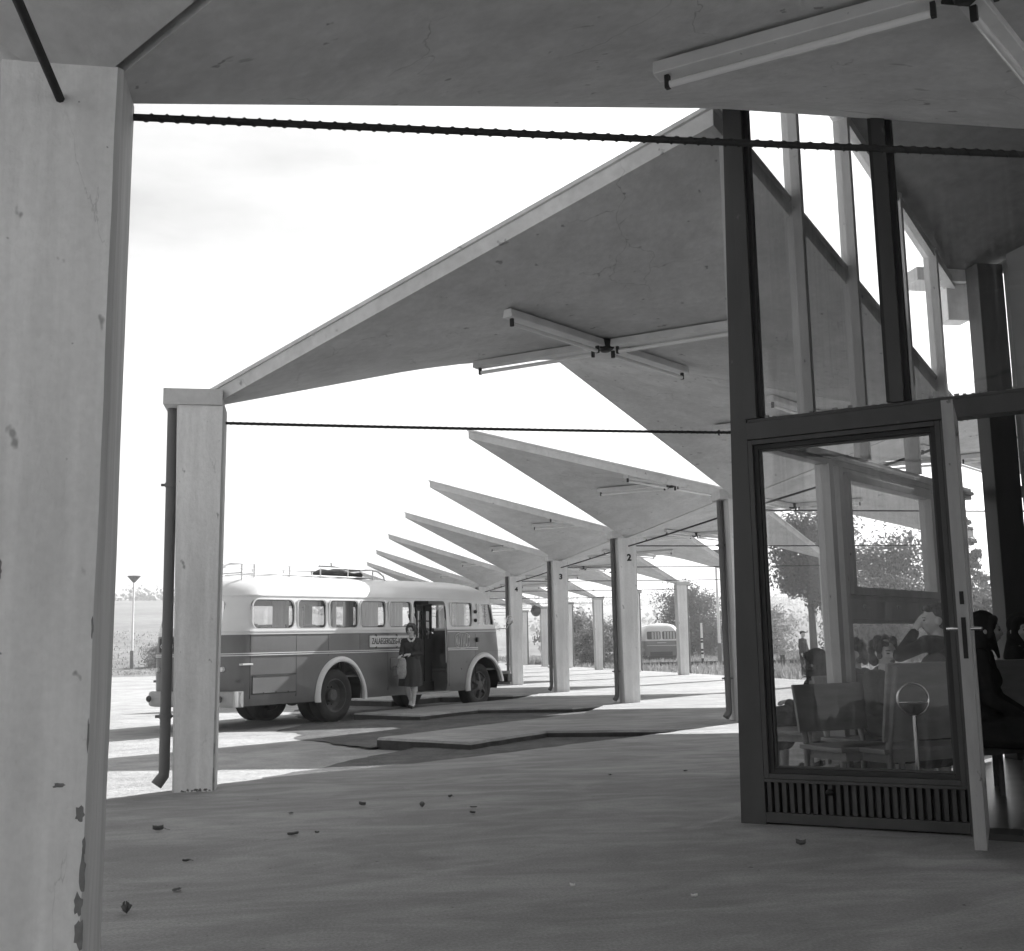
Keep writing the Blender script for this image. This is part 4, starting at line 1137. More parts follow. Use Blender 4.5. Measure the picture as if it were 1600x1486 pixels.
# wheels
def wheel(s, y, out, rear):
    """out = -1: outer face towards -y"""
    t = bpy.data.objects.new('wheel', None); col.objects.link(t); t.parent = BUS; t.location = (s, y, .48)
    def P_(prof): return [(r, h * out) for r, h in prof]
    def tyre_bm(y0):
        bm = BM(); lathe(bm, P_([(.29, y0 - .02), (.30, y0 + .0), (.36, y0 + .025), (.43, y0 + .02), (.468, y0 - .01), (.48, y0 - .045), (.481, y0 - .12), (.48, y0 - .2), (.465, y0 - .235), (.40, y0 - .26), (.30, y0 - .245), (.29, y0 - .2)]), axis='y', n=48)
        for k in range(60):
            a = 2 * PI * k / 60
            mt = Matrix.Rotation(a, 4, 'Y')
            box(bm, -.018, .018, *sorted((out * (y0 - .05), out * (y0 - .015))), .462, .478, mtx=mt)
        bmesh.ops.recalc_face_normals(bm, faces=bm.faces[:]); return bm
    obj('tyre', tyre_bm(0), M['tyre'], t, smooth=35)
    if rear: obj('tyre', tyre_bm(-.29), M['tyre'], t, smooth=35)
    bm = BM()
    if rear: lathe(bm, P_([(.31, -.01), (.30, .012), (.285, .008), (.27, -.03), (.25, -.10), (.20, -.14), (.13, -.15), (.12, -.06), (.09, -.03), (.0, -.025)]), axis='y', n=40)
    else: lathe(bm, P_([(.31, -.01), (.30, .012), (.285, .008), (.27, -.03), (.22, -.05), (.14, -.03), (.12, .0), (.10, .04), (.0, .05)]), axis='y', n=40)
    bmesh.ops.recalc_face_normals(bm, faces=bm.faces[:])
    rim = obj('rim', bm, M['rim'], t, smooth=35)
    bm = BM()
    if rear:
        for k in range(10):
            a = 2 * PI * k / 10; ball(bm, (.165 * math.cos(a), -.13 * out, .165 * math.sin(a)), .018, 8)
    else:
        for k in range(6):
            a = 2 * PI * k / 6; mt = Matrix.Rotation(a, 4, 'Y')
            V = loft(bm, [[mt @ Vector((x, out * y_, z)) for x, y_ in ((-w_, -.03), (w_, -.03), (w_ * .6, h_), (-w_ * .6, h_))] for z, w_, h_ in ((.09, .055, .05), (.27, .04, .0))])
    bmesh.ops.recalc_face_normals(bm, faces=bm.faces[:])
    obj('wheel_nuts' if rear else 'spokes', bm, M['rim'] if not rear else M['dark'], rim, smooth=30)
    if not rear:
        bm = BM(); 
        for k in range(6):
            a = 2 * PI * (k + .5) / 6
            ball(bm, (.19 * math.cos(a), -.032 * out, .19 * math.sin(a)), (.05, .02, .05), 10)
        obj('rim_holes', bm, M['black'], rim, smooth=True)
wheel(0, .03, -1, True); wheel(0, W - .03, 1, True); wheel(4.72, .05, -1, False); wheel(4.72, W - .05, 1, False)
bm = BM(); tube(bm, [(0, .2, .48), (0, W - .2, .48)], .08, 10); ball(bm, (0, W / 2, .48), .2, 14); tube(bm, [(5.91, .2, .44), (5.91, W - .2, .44)], .06, 8)
box(bm, -2.6, 6.8, .6, .72, .42, .52); box(bm, -2.6, 6.8, W - .72, W - .6, .42, .52); box(bm, 1.5, 2.9, W - .62, W - .15, .30, .60, bev=.05); box(bm, -1.3, -.75, .1, .5, .38, .55, bev=.04)
obj('chassis', bm, M['black'], BUS)
# bumpers
bm = BM()
V = []
for k in range(13):
    y = -.04 + (W - .04) * k / 12; e = abs(y - W / 2) / (W / 2 + .06)
    s = -3.06 + .28 * e ** 5
    V.append([bm.verts.new((s + dx, y, z)) for dx, z in ((.05, .39), (0, .41), (-.03, .47), (-.03, .57), (0, .635), (.05, .655))])
for a, b in zip(V, V[1:]):
    for k in range(5): bm.faces.new((a[k], a[k + 1], b[k + 1], b[k]))
bm.faces.new(V[0]); bm.faces.new(V[-1][::-1]); 
box(bm, -3.01, -2.90, -.055, -.02, .40, .655, bev=.012)
bmesh.ops.recalc_face_normals(bm, faces=bm.faces[:])
o = obj('rear_bumper', bm, M['bumper'], BUS, smooth=40)
bm = BM(); lathe(bm, [(0, -3.11), (.05, -3.105), (.055, -3.08)], (0, W - .24, .53), 'x', 16); lathe(bm, [(0, -3.11), (.05, -3.105), (.055, -3.08)], (0, .22, .53), 'x', 16); obj('reflector', bm, M['dark'], o)
bm = BM(); box(bm, 7.18, 7.40, -.05, W + .05, .52, .70, bev=.02); o = obj('front_bumper', bm, M['dark'], BUS)
bm = BM(); box(bm, 7.401, 7.45, .0, .35, .46, .76, bev=.015); obj('bumper_guard', bm, M['busw'], o)
# rear lights and plate
bm = BM(); box(bm, -2.96, -2.92, W - .75, W - .35, 1.32, 1.56, bev=.01); o = obj('plate_holder', bm, M['dark'], BUS)
me2 = text_mesh('GA 16-14', .10, .002, .002, .8); o2 = obj_from_mesh('number_plate', me2, M['board'], o); o2.rotation_euler = (PI / 2, 0, -PI / 2); o2.location = (-2.965, W - .55, 1.42)
bm = BM(); lathe(bm, [(0, -2.98), (.04, -2.975), (.045, -2.92)], (0, W - .3, 1.02), 'x', 14); lathe(bm, [(0, -2.98), (.04, -2.975), (.045, -2.92)], (0, .3, 1.02), 'x', 14); obj('tail_light', bm, M['bustrim'], BUS)
# destination board
bm = BM(); p = rrect(1.17, 2.90, 1.345, 1.565, .02); loft(bm, [[Vector((s, y, z)) for s, z in p] for y in (-.022, -.004)]); bmesh.ops.recalc_face_normals(bm, faces=bm.faces[:])
bd = obj('destination_board', bm, M['board'], BUS)
me2 = text_mesh('ZALAEGERSZEG-KERKAFA', .165, .0015, .0015, .83); o = obj_from_mesh('lettering', me2, M['seam'], bd); o.rotation_euler = (PI / 2, 0, 0); o.location = (2.04, -.0245, 1.455)
bm = BM()
for s in (1.40, 2.2): box(bm, s, s + .025, -.028, -.004, 1.55, 1.59); box(bm, s, s + .025, -.028, -.004, 1.325, 1.36)
obj('board_clips', bm, M['seam'], bd)
# company oval: six letters growing to the middle
word = 'M\u00c1VAUT'
em = None
for k, ch in enumerate(word):
    x = (k - 2.5) * .115; hh = .24 * math.sqrt(max(.2, 1 - (x / .40) ** 2))
    me2 = text_mesh(ch, 1, 0, .035, 1)
    xs_ = [v.co.x for v in me2.vertices]; ys_ = [v.co.y for v in me2.vertices]
    for v in me2.vertices:
        v.co.x = (v.co.x - (max(xs_) + min(xs_)) / 2) / (max(xs_) - min(xs_)) * .098; v.co.y = (v.co.y - (max(ys_) + min(ys_)) / 2) / (max(ys_) - min(ys_)) * hh * 1.2
    if em is None:
        em = bpy.data.objects.new('emblem', None); col.objects.link(em); em.parent = BUS; em.location = (5.07, -.006, 1.455); em.rotation_euler = (PI / 2, 0, 0)
    o = obj_from_mesh('letter', me2, M['emblem'], em); o.location = (x, 0, .0015)
bm = BM(); 
for sgn in (-1, 1):
    pts = [(.40 * math.cos(a), sgn * .165 * math.sin(a), 0) for a in [R(35) + R(110) * k / 16 for k in range(17)]]
    for a, b in zip(pts, pts[1:]):
        bm.faces.new([bm.verts.new(v) for v in (a, b, (b[0], b[1] + sgn * .012, 0), (a[0], a[1] + sgn * .012, 0))])
bmesh.ops.recalc_face_normals(bm, faces=bm.faces[:])
obj('oval_line', bm, M['emblem'], em)
# door opening: steps, folded leaves, rails
bm = BM(); box(bm, 2.86, 4.35, -.05, .40, .385, .42, bev=.006); obj('step', bm, M['step'], BUS)
bm = BM(); box(bm, 2.9, 4.32, .33, .37, .42, .62); box(bm, 2.9, 4.32, .371, .70, .60, .62); box(bm, 2.9, 4.32, .70, .73, .60, .80); obj('stairwell', bm, M['black'], BUS)
for s0, sw in ((3.62, .0), (3.98, .0)):
    bm = BM(); frame_pts = [(s0, .62), (s0 + .30, .62), (s0 + .30, 2.18), (s0, 2.18)]
    y_ = .36
    box(bm, s0, s0 + .07, y_, y_ + .03, .45, 2.2); box(bm, s0 + .25, s0 + .32, y_, y_ + .03, .45, 2.2); box(bm, s0 + .0703, s0 + .2497, y_, y_ + .03, .45, 1.50); box(bm, s0 + .0703, s0 + .2497, y_, y_ + .03, 2.08, 2.2); box(bm, s0 + .0703, s0 + .2497, y_, y_ + .03, 1.86, 1.885)
    dl = obj('door', bm, M['black'], BUS)
    bm = BM(); bm.faces.new([bm.verts.new(v) for v in ((s0 + .07, y_ + .015, 1.5), (s0 + .25, y_ + .015, 1.5), (s0 + .25, y_ + .015, 2.08), (s0 + .07, y_ + .015, 2.08))]); obj('glass_pane', bm, M['busglass'], dl)
bm = BM(); tube(bm, [(2.97, .02, 1.95), (2.97, -.005, 1.9), (2.98, .0, 1.55), (3.38, .22, 1.24), (3.40, .22, 1.18), (3.40, .22, .43)], .018, 8)
tube(bm, [(4.22, -.01, 1.92), (4.24, -.03, 1.85), (4.26, -.03, 1.05), (4.31, .0, 1.0)], .014, 8); tube(bm, [(3.43, .4, 2.2), (3.43, .4, .65)], .012, 8)
obj('handrail', bm, M['bustrim'], BUS, smooth=60)
# inside: floor, engine cover, seats, curtains, wheel
bm = BM(); box(bm, -2.8, 2.86, .06, W - .06, .80, .84); box(bm, 2.861, 6.9, .62, W - .06, .80, .84); box(bm, 4.36, 6.9, .06, .619, .80, .84); obj('cabin_floor', bm, M['busin'], BUS)
for s in (-2.2, -1.35, -.5, .35, 1.2, 2.05):
    for y in (.12, 1.36):
        bm = BM(); box(bm, s, s + .45, y, y + .88, 1.10, 1.26, bev=.04); box(bm, s - .10, s + .02, y, y + .88, 1.1, 1.78, bev=.05); tube(bm, [(s + .2, y + .1, .84), (s + .2, y + .1, 1.1)], .02, 6); tube(bm, [(s + .2, y + .8, .84), (s + .2, y + .8, 1.1)], .02, 6)
        obj('seat', bm, M['tarp'], BUS)
def curtain(s0, s1, y, z0=1.70, z1=2.22):
    bm = BM(); N = 16; r0 = []; r1 = []
    for k in range(N + 1):
        s = s0 + (s1 - s0) * k / N; yy = y + .025 * math.sin(k * 2.1)
        r0.append(bm.verts.new(warp(Vector((s, yy, z0))))); r1.append(bm.verts.new(warp(Vector((s, yy * 1.0, z1)))))
    for k in range(N): bm.faces.new((r0[k], r0[k + 1], r1[k + 1], r1[k]))
    obj('curtain', bm, M['curtain'], BUS, smooth='all')
for a, b in ((-1.80, -1.30), (-1.2, -.9), (-.22, .18), (.40, .78), (.9, 1.72), (1.95, 2.7), (4.55, 4.85), (5.02, 5.36)): curtain(a, b, .12)
for a, b in ((-2.4, -2.0), (-.6, -.2), (.6, 1.0), (1.7, 2.0)): curtain(a, b, W - .14)
bm = BM(); c_ = Vector((6.15, 1.75, 1.62)); mt = Matrix.Translation(c_) @ Matrix.Rotation(R(35), 4, 'Y')
tube(bm, [mt @ Vector((.25 * math.cos(a), .25 * math.sin(a), 0)) for a in [2 * PI * k / 24 for k in range(25)]], .016, 6, cap=False)
for a in (0, 2.1, 4.2): tube(bm, [mt @ Vector((0, 0, 0)), mt @ Vector((.25 * math.cos(a), .25 * math.sin(a), 0))], .012, 6)
tube(bm, [mt @ Vector((0, 0, 0)), mt @ Vector((0, 0, -.8))], .025, 6); obj('steering_wheel', bm, M['black'], BUS, smooth=60)
bm = BM(); box(bm, 5.2, 5.65, 1.45, 2.0, 1.1, 1.25, bev=.04); box(bm, 5.1, 5.2, 1.45, 2.0, 1.1, 1.75, bev=.04); obj('seat', bm, M['tarp'], BUS)
# mirror
bm = BM(); tube(bm, [warp(Vector((7.02, .25, 1.66))), Vector((7.35, .05, 1.72)), Vector((7.38, .0, 1.80))], .012, 6); o = obj('mirror_arm', bm, M['bustrim'], BUS, smooth=60)
bm = BM(); ball(bm, (7.40, -.01, 1.90), (.025, .09, .11), 14); obj('wing_mirror', bm, M['chrome'], BUS, smooth=True)
# roof rack, ladder, bundle
bm = BM()
zr = lambda s: 2.76 + .017 * s * 1.0
for y in (.62, W - .62):
    for zz in (.06, .22):
        tube(bm, [(s, y, 2.65 + .010 * s + zz) for s in (-2.1, -1, 0, 1, 2, 2.25)], .012, 6)
    for s in (-2.1, -1.75, -.7, .3, 1.3, 2.25):
        tube(bm, [(s, y, 2.52 + .010 * s), (s, y, 2.87 + .010 * s)], .015, 6)
for s in (-2.1, 2.25):
    for zz in (.06, .22): tube(bm, [(s, .62, 2.65 + .01 * s + zz), (s, W - .62, 2.65 + .01 * s + zz)], .012, 6)
for s in (-1.5, -.9, -.3, .3, .9, 1.5, 2.1): tube(bm, [(s, .62, 2.715 + .01 * s), (s, W - .62, 2.715 + .01 * s)], .012, 6)
tube(bm, [(2.25, .62, 2.88), (2.45, .62, 2.87), (2.68, .62, 2.78), (2.76, .62, 2.62)], .02, 6)
for y in (.62, 1.0):
    tube(bm, [(-2.1, y, 2.85), (-2.45, y, 2.84), (-2.8, y, 2.66), (-3.0, y, 2.4), (-3.02, y, 1.7)], .016, 6)
obj('roof_rack', bm, M['bustrim'], BUS, smooth=60)
def lengthways(o):     # bring the body, drawn long, to its real length
    for ch in o.children:
        if ch.name.split('.')[0] in ('wheel', 'wheel_arch'): continue
        if ch.type == 'MESH' and ch.data.users == 1:
            inv = ch.matrix_basis.inverted()
            for v in ch.data.vertices:
                w_ = ch.matrix_basis @ v.co
                if o is not BUS: w_ = o.matrix_basis @ w_
                w_.x *= .80 if w_.x > 0 else .86
                if o is not BUS: w_ = o.matrix_basis.inverted() @ w_
                v.co = inv @ w_
        lengthways(ch)
bpy.context.view_layer.update()
lengthways(BUS)
mw = Matrix.Translation((1.53, 17.53, -.15)) @ Matrix.Rotation(HB, 4, 'Z')
bm = BM(); rn = random.Random(5)
vs = ball(bm, (0, 0, 0), (.60, .42, .15), 28)
for v in vs:
    k = noise.noise(v.co * 3.1) * .09 + noise.noise(v.co * 8) * .03
    v.co.z = max(-.05, v.co.z * .45 + k * .9); v.co.x *= 1 + k
tube(bm, [(-.9, -.3, .1), (-.3, -.1, .13), (.5, .1, .10), (.9, .2, .13)], .018, 6); tube(bm, [(-.2, 0, .1), (-.22, 0, .22)], .012, 5)
o = obj('luggage_bundle', bm, M['tarp'], None, smooth=True); o.location = mw @ Vector((1.30, 1.10, 2.815)); o.rotation_euler = (0, 0, HB)
tag(o, 'dark tarpaulin bundle lying in the roof rack of the near bus', 'luggage')

# second bus far off in the grass -------------------------------------
def far_bus(x, y, rz, label):
    t = empty('bus', (x, y, terr(x, y)), rz, label, 'bus'); w2 = 2.36
    rg = [(.35, 0, .0, .25), (.6, -.05, 0, .3), (1.35, -.03, 0, .3), (1.9, .05, .03, .35), (2.15, .15, .08, .4), (2.38, .4, .25, .4), (2.5, .8, .6, .3), (2.54, 1.3, .95, .1)]
    def ol(z, b, ins, r, Ln=7.6):
        pts = []
        for cx_, cy_, a0 in ((w2 / 2 - ins - r, -Ln + b + r, -PI / 2), (w2 / 2 - ins - r, -b - r, 0), (-w2 / 2 + ins + r, -b - r, PI / 2), (-w2 / 2 + ins + r, -Ln + b + r, PI)):
            for k in range(5): a = a0 + PI / 2 * k / 4; pts.append(Vector((cx_ + r * math.cos(a), -(cy_ + r * math.sin(a)), z)))
        return pts
    bm = BM(); V = loft(bm, [ol(*r) for r in rg]); bmesh.ops.recalc_face_normals(bm, faces=bm.faces[:])
    for f in bm.faces: f.material_index = 1 if f.calc_center_median().z > 1.3 else 0
    obj('body', bm, None, t, smooth=35, mats=[M['busg'], M['busw']])
    for a, b in ((-.98, -.06), (.06, .98)):
        bm = BM(); loft(bm, [[Vector((xx, yy + (zz - 1.45) * .11, zz)) for xx, zz in rrect(a, b, 1.45, 1.98, .08)] for yy in (-.03, .06)]); bmesh.ops.recalc_face_normals(bm, faces=bm.faces[:]); wf = obj('rear_window', bm, M['seam'], t)
        bm = BM()
        for k in range(4):
            xx = a + .12 + k * .2; 
            if k == 0 and a < -.5: continue
            bm.faces.new([bm.verts.new(v) for v in ((xx, -.035 + 0, 1.47), (xx + .13, -.035, 1.47), (xx + .13, .018, 1.95), (xx, .018, 1.95))])
        obj('curtain', bm, M['curtain'], wf)
    bm = BM(); box(bm, -1.0, 1.0, -.07, -.03, 1.02, 1.05); box(bm, -.3, .3, -.075, -.03, 1.2, 1.24); obj('moulding', bm, M['bustrim'], t)
    for k in range(6):
        s = .55 + k * 1.1
        bm = BM(); loft(bm, [[Vector((xx, s + q, zz)) for q, zz in rrect(0, .95, 1.45, 1.95, .08)] for xx in (1.12, 1.185)]); bmesh.ops.recalc_face_normals(bm, faces=bm.faces[:]); obj('side_window', bm, M['seam'], t)
    bm = BM(); box(bm, -.85, .75, .1, .6, .1, .5); box(bm, -.8, .7, -.06, .0, .36, .62); obj('underside', bm, M['black'], t)
    for s in (1.9, 6.0):
        for xx in (-1.0, 1.0):
            bm = BM(); lathe(bm, [(0, xx - .14), (.40, xx - .14), (.46, xx - .1), (.46, xx + .1), (.40, xx + .14), (0, xx + .14)], (0, s, .45), 'x', 20); obj('wheel', bm, M['tyre'], t, smooth=40)
    return t
far_bus(24.95, 71.2, R(-12), 'distant bus seen from behind, standing in tall grass between the pillars')
LP = [(-.05, 3.89), (1.32, 4.67), (1.74, 4.43), (2.01, 4.93), (2.10, 4.30), (2.05, 4.02), (.8, 4.43), (.82, 3.43), (.97, 3.46), (.1, 1.4), (.27, 1.87), (.24, 2.66), (3.66, 2.17), (3.58, 5.99), (4.30, 6.05), (2.63, 1.04), (2.15, 1.42)]
PO1 = (17.48, 32.4, terr(17.48, 32.4)); PO2 = (23.8, 48.7, terr(23.8, 48.7))
# ------------------------------------------------------------------ people
def capsule(bm, p0, p1, r0, r1, n=12):
    p0, p1 = Vector(p0), Vector(p1); d = p1 - p0
    if d.length < 1e-5: d = Vector((0, 0, 1e-4))
    dn = d.normalized(); a, b = basis(dn); rings_ = []
    for q in range(5):
        an = -PI / 2 + PI / 2 * (q + .4) / 4.4; rings_.append((p0 + dn * math.sin(an) * r0, math.cos(an) * r0))
    for q in range(5):
        an = PI / 2 * q / 4.4; rings_.append((p1 + dn * math.sin(an) * r1, math.cos(an) * r1))
    V = [[bm.verts.new(c + (a * math.cos(2 * PI * k / n) + b * math.sin(2 * PI * k / n)) * r) for k in range(n)] for c, r in rings_]
    for i in range(len(V) - 1):
        for k in range(n): bm.faces.new((V[i][k], V[i + 1][k], V[i + 1][(k + 1) % n], V[i][(k + 1) % n]))
    bm.faces.new(V[0]); bm.faces.new(V[-1][::-1])

def remeshed(name, bm, voxel, m, parent, smooth_it=4, fac=.5):
    bmesh.ops.recalc_face_normals(bm, faces=bm.faces[:])
    me = bpy.data.meshes.new('temp'); bm.to_mesh(me); bm.free()
    o = bpy.data.objects.new('temp', me); col.objects.link(o)
    md = o.modifiers.new('r', 'REMESH'); md.mode = 'VOXEL'; md.voxel_size = voxel
    sm = o.modifiers.new('s', 'SMOOTH'); sm.factor = fac; sm.iterations = smooth_it
    me2 = evaluated(o); drop(o)
    me2.name = name; me2.materials.clear(); me2.materials.append(m); me2.shade_smooth()
    r = bpy.data.objects.new(name, me2); col.objects.link(r); r.parent = parent
    return r

def aim(d):
    """rotation taking local -Y to the direction d, keeping z up"""
    d = Vector(d).normalized(); y = -d; x = y.cross(Vector((0, 0, 1))).normalized(); z = x.cross(y)
    return Matrix((x, y, z)).transposed().to_4x4()

def hand(bm, wr, d, nrm, side, curl=.5, sc_=1.0):
    """wr wrist, d pointing direction, nrm back of the hand, side +1/-1 = thumb side"""
    d = Vector(d).normalized(); nrm = (Vector(nrm) - d * Vector(nrm).dot(d)).normalized(); s = d.cross(nrm) * side
    wr = Vector(wr)
    k1 = wr + d * .085 * sc_
    for o_ in (-.026, -.008, .010, .026):
        capsule(bm, wr + s * o_ * .6 + d * .012, k1 + s * o_ * sc_, .0125, .0105, 8)
    for j, (o_, ln) in enumerate(((.028, .068), (.0095, .076), (-.0095, .070), (-.028, .055))):
        p = k1 + s * o_ * sc_ * 1.06; dd = d.copy(); r = .0088
        for seg, fr in enumerate((.45, .30, .25)):
            ang = curl * (.55 + .3 * seg) + .05 * j
            rotm = Matrix.Rotation(ang, 3, s * side * (1 if side > 0 else 1))
            dd = (dd * math.cos(ang) - nrm * math.sin(ang)).normalized() if seg == 0 else (dd - nrm * math.tan(min(1.0, curl * .8)) * .6).normalized()
            q = p + dd * ln * fr * sc_; capsule(bm, p, q, r, r * .93, 7); p = q; r *= .93
    t0 = wr + d * .028 * sc_ + s * .024 * sc_
    t1 = t0 + (d * .6 + s * .75 - nrm * .25).normalized() * .036 * sc_; t2 = t1 + (d * .9 + s * .3 - nrm * .4 * curl).normalized() * .034 * sc_
    capsule(bm, t0, t1, .0125, .0105, 8); capsule(bm, t1, t2, .0102, .0085, 8)

def person(label, loc, rz, J, clothes, skin='skin', voxel=.009, hairkind='short', face=None, group=None, hands=True, height=1.0, thick=1.0, sleeves=True):
    t = empty('person', loc, rz, label, 'person', group)
    t.scale = (height,) * 3
    V3 = {k: Vector(v) for k, v in J.items() if isinstance(v, tuple)}
    fd = Vector(face if face else (0, -1, 0))
    bm = BM()
    pel, chest, neck, head = V3['pelvis'], V3['chest'], V3['neck'], V3['head']
    mid = (pel + chest) / 2; q = thick
    ax = (V3['shR'] - V3['shL']).normalized()
    for sgn in (-1, 1):
        capsule(bm, pel + ax * .07 * sgn, mid + ax * .055 * sgn, .105 * q, .088 * q); capsule(bm, mid + ax * .055 * sgn, chest + ax * .075 * sgn, .088 * q, .095 * q)
    capsule(bm, V3['shL'] * .95 + neck * .05, V3['shR'] * .95 + neck * .05, .052, .052); capsule(bm, chest, neck, .09, .05)
    capsule(bm, neck - Vector((0, 0, .03)), head + Vector((0, 0, -.05)) - fd * .015, .052, .046)
    for s in 'LR':
        capsule(bm, V3['sh' + s], V3['el' + s], .046, .037); capsule(bm, V3['el' + s], V3['wr' + s], .037, .026)
        capsule(bm, V3['hip' + s], V3['kn' + s], .085, .055); capsule(bm, V3['kn' + s], V3['kn' + s].lerp(V3['an' + s], .35), .052, .054); capsule(bm, V3['kn' + s].lerp(V3['an' + s], .35), V3['an' + s], .054, .034)
        capsule(bm, V3['an' + s], V3['toe' + s], .036, .026)
        if hands:
            d = V3.get('hd' + s); d = d if d else (V3['wr' + s] - V3['el' + s])
            hand(bm, V3['wr' + s], d, V3.get('hn' + s, Vector((0, -.4, 1))), 1 if s == 'L' else -1, J.get('curl', .5) if not isinstance(J.get('curl'), tuple) else .5)
    # head
    hm = Matrix.Translation(head) @ aim(fd)
    hb = BM()
    ball(hb, (0, .012, .03), (.073, .092, .088), 18); ball(hb, (0, -.018, -.02), (.062, .072, .078), 16); ball(hb, (0, -.030, -.068), (.042, .05, .040), 12)
    capsule(hb, (0, -.088, .012), (0, -.104, -.026), .0085, .0125, 8); capsule(hb, (-.012, -.092, -.028), (.012, -.092, -.028), .009, .009, 8)
    capsule(hb, (-.034, -.070, .018), (.034, -.070, .018), .016, .016, 8)
    ball(hb, (-.036, -.062, -.022), (.024, .024, .02), 8); ball(hb, (.036, -.062, -.022), (.024, .024, .02), 8)
    capsule(hb, (-.016, -.083, -.056), (.016, -.083, -.056), .0075, .0075, 7)
    for s in (-1, 1): ball(hb, (s * .074, .012, -.01), (.010, .022, .032), 8)
    bmesh.ops.transform(hb, matrix=hm, verts=hb.verts[:])
    tmp = bpy.data.meshes.new('t'); hb.to_mesh(tmp); hb.free(); bm.from_mesh(tmp); bpy.data.meshes.remove(tmp)
    body = remeshed('body', bm, voxel, M[skin], t, 3)
    for s in (-1, 1):
        bm = BM(); ball(bm, (0, 0, 0), (.0135, .006, .0062), 10); bmesh.ops.transform(bm, matrix=hm @ Matrix.Translation((s * .031, -.0835, .0)), verts=bm.verts[:]); obj('eye', bm, M['dark'], t, smooth=True)
        bm = BM(); capsule(bm, (s * .017, -.089, .019), (s * .045, -.078, .021), .004, .003, 6); bmesh.ops.transform(bm, matrix=hm, verts=bm.verts[:]); obj('eyebrow', bm, M['hair'], t, smooth=True)
    bm = BM(); capsule(bm, (-.02, -.0875, -.056), (.02, -.0875, -.056), .0038, .0038, 6); bmesh.ops.transform(bm, matrix=hm, verts=bm.verts[:]); obj('mouth', bm, M['seam'], t, smooth=True)
    # hair, scarf or cap
    rn = random.Random(int(abs(loc[0] * 131 + loc[1] * 17)))
    bm = BM()
    if hairkind == 'curly':
        for k in range(70):
            a = rn.uniform(0, 2 * PI); z = rn.uniform(-.55, 1); r2 = math.sqrt(max(0, 1 - z * z))
            p = Vector((math.cos(a) * r2 * .088, .018 + math.sin(a) * r2 * .097, .040 + z * .092))
            if p.y < -.040 and p.z < .068 and abs(p.x) < .062: continue
            ball(bm, p, rn.uniform(.022, .034), 8)
        for s in (-1, 1):
            for q_ in ((.083, -.03, .03), (.088, -.005, -.012), (.085, .02, -.045), (.07, .06, -.07)): ball(bm, (s * q_[0], q_[1], q_[2]), .026, 8)
        for x_ in (-.05, -.025, 0, .025, .05): ball(bm, (x_, -.072 + abs(x_) * .3, .088), .027, 8)
        ball(bm, (0, .03, .05), (.088, .092, .090), 14)
    elif hairkind == 'wavy':
        for k in range(60):
            a = rn.uniform(0, 2 * PI); z = rn.uniform(-1.25, 1); r2 = math.sqrt(max(0, 1 - min(1, abs(z)) ** 2)) if z > 0 else 1.0
            p = Vector((math.cos(a) * r2 * .085, .02 + math.sin(a) * r2 * .095, .04 + z * .09))
            if p.y < -.035 and p.z < .066: continue
            ball(bm, p, rn.uniform(.022, .034), 8)
        ball(bm, (0, .035, .045), (.085, .088, .088), 14)
    elif hairkind == 'scarf':
        ball(bm, (0, .022, .035), (.090, .100, .098), 18); ball(bm, (0, .04, -.05), (.088, .082, .10), 14); capsule(bm, (0, .05, -.10), (0, .07, -.2), .085, .10)
        capsule(bm, (-.075, -.03, -.03), (-.02, -.055, -.118), .022, .02); capsule(bm, (.075, -.03, -.03), (.02, -.055, -.118), .022, .02); capsule(bm, (-.06, -.045, .07), (.06, -.045, .07), .03, .03); capsule(bm, (-.078, -.03, .05), (-.08, -.02, -.05), .02, .02); capsule(bm, (.078, -.03, .05), (.08, -.02, -.05), .02, .02)
        capsule(bm, (0, -.06, -.12), (.02, -.08, -.18), .02, .012)
    elif hairkind == 'cap':
        ball(bm, (0, .012, .085), (.095, .108, .042), 16); capsule(bm, (-.05, -.095, .062), (.05, -.095, .062), .018, .018); ball(bm, (0, .03, .045), (.08, .085, .07), 12)
    else:
        ball(bm, (0, .028, .045), (.080, .090, .086), 16); ball(bm, (0, .045, -.01), (.074, .07, .07), 12); capsule(bm, (-.05, -.055, .085), (.05, -.055, .085), .024, .024)
    bmesh.ops.transform(bm, matrix=hm, verts=bm.verts[:])
    remeshed('headscarf' if hairkind == 'scarf' else ('cap' if hairkind == 'cap' else 'hair'), bm, .008, M['blackcloth' if hairkind in ('scarf', 'cap') else 'hair'], t, 2)
    # clothes
    for cname, cm, parts in clothes:
        bm = BM()
        if 'torso' in parts:
            for sgn in (-1, 1):
                capsule(bm, pel + ax * .07 * sgn, mid + ax * .058 * sgn, .115 * q, .10 * q); capsule(bm, mid + ax * .058 * sgn, chest + ax * .08 * sgn, .10 * q, .107 * q)
                capsule(bm, chest + ax * .065 * sgn + Vector((0, 0, -.03)) + fd.normalized() * .0, chest + ax * .06 * sgn + Vector((0, 0, -.02)) + Vector((0, -.055, 0)), .07, .06)
            capsule(bm, V3['shL'] * .97 + neck * .03, V3['shR'] * .97 + neck * .03, .064, .064); capsule(bm, chest, neck - Vector((0, 0, .03)), .105, .066)
        if 'jumper' in parts:
            for sgn in (-1, 1):
                low_ = pel.lerp(mid, .45)
                capsule(bm, low_ + ax * .062 * sgn, mid + ax * .052 * sgn, .106, .098); capsule(bm, mid + ax * .052 * sgn, chest + ax * .072 * sgn, .098, .104)
                capsule(bm, chest + ax * .06 * sgn + Vector((0, -.02, -.035)), chest + ax * .058 * sgn + Vector((0, -.058, -.03)), .062, .056)
                capsule(bm, neck + ax * .045 * sgn + Vector((0, .005, -.045)), (V3['shR'] if sgn > 0 else V3['shL']), .046, .054)
            capsule(bm, chest + Vector((0, 0, .03)), neck - Vector((0, 0, .045)), .100, .068)
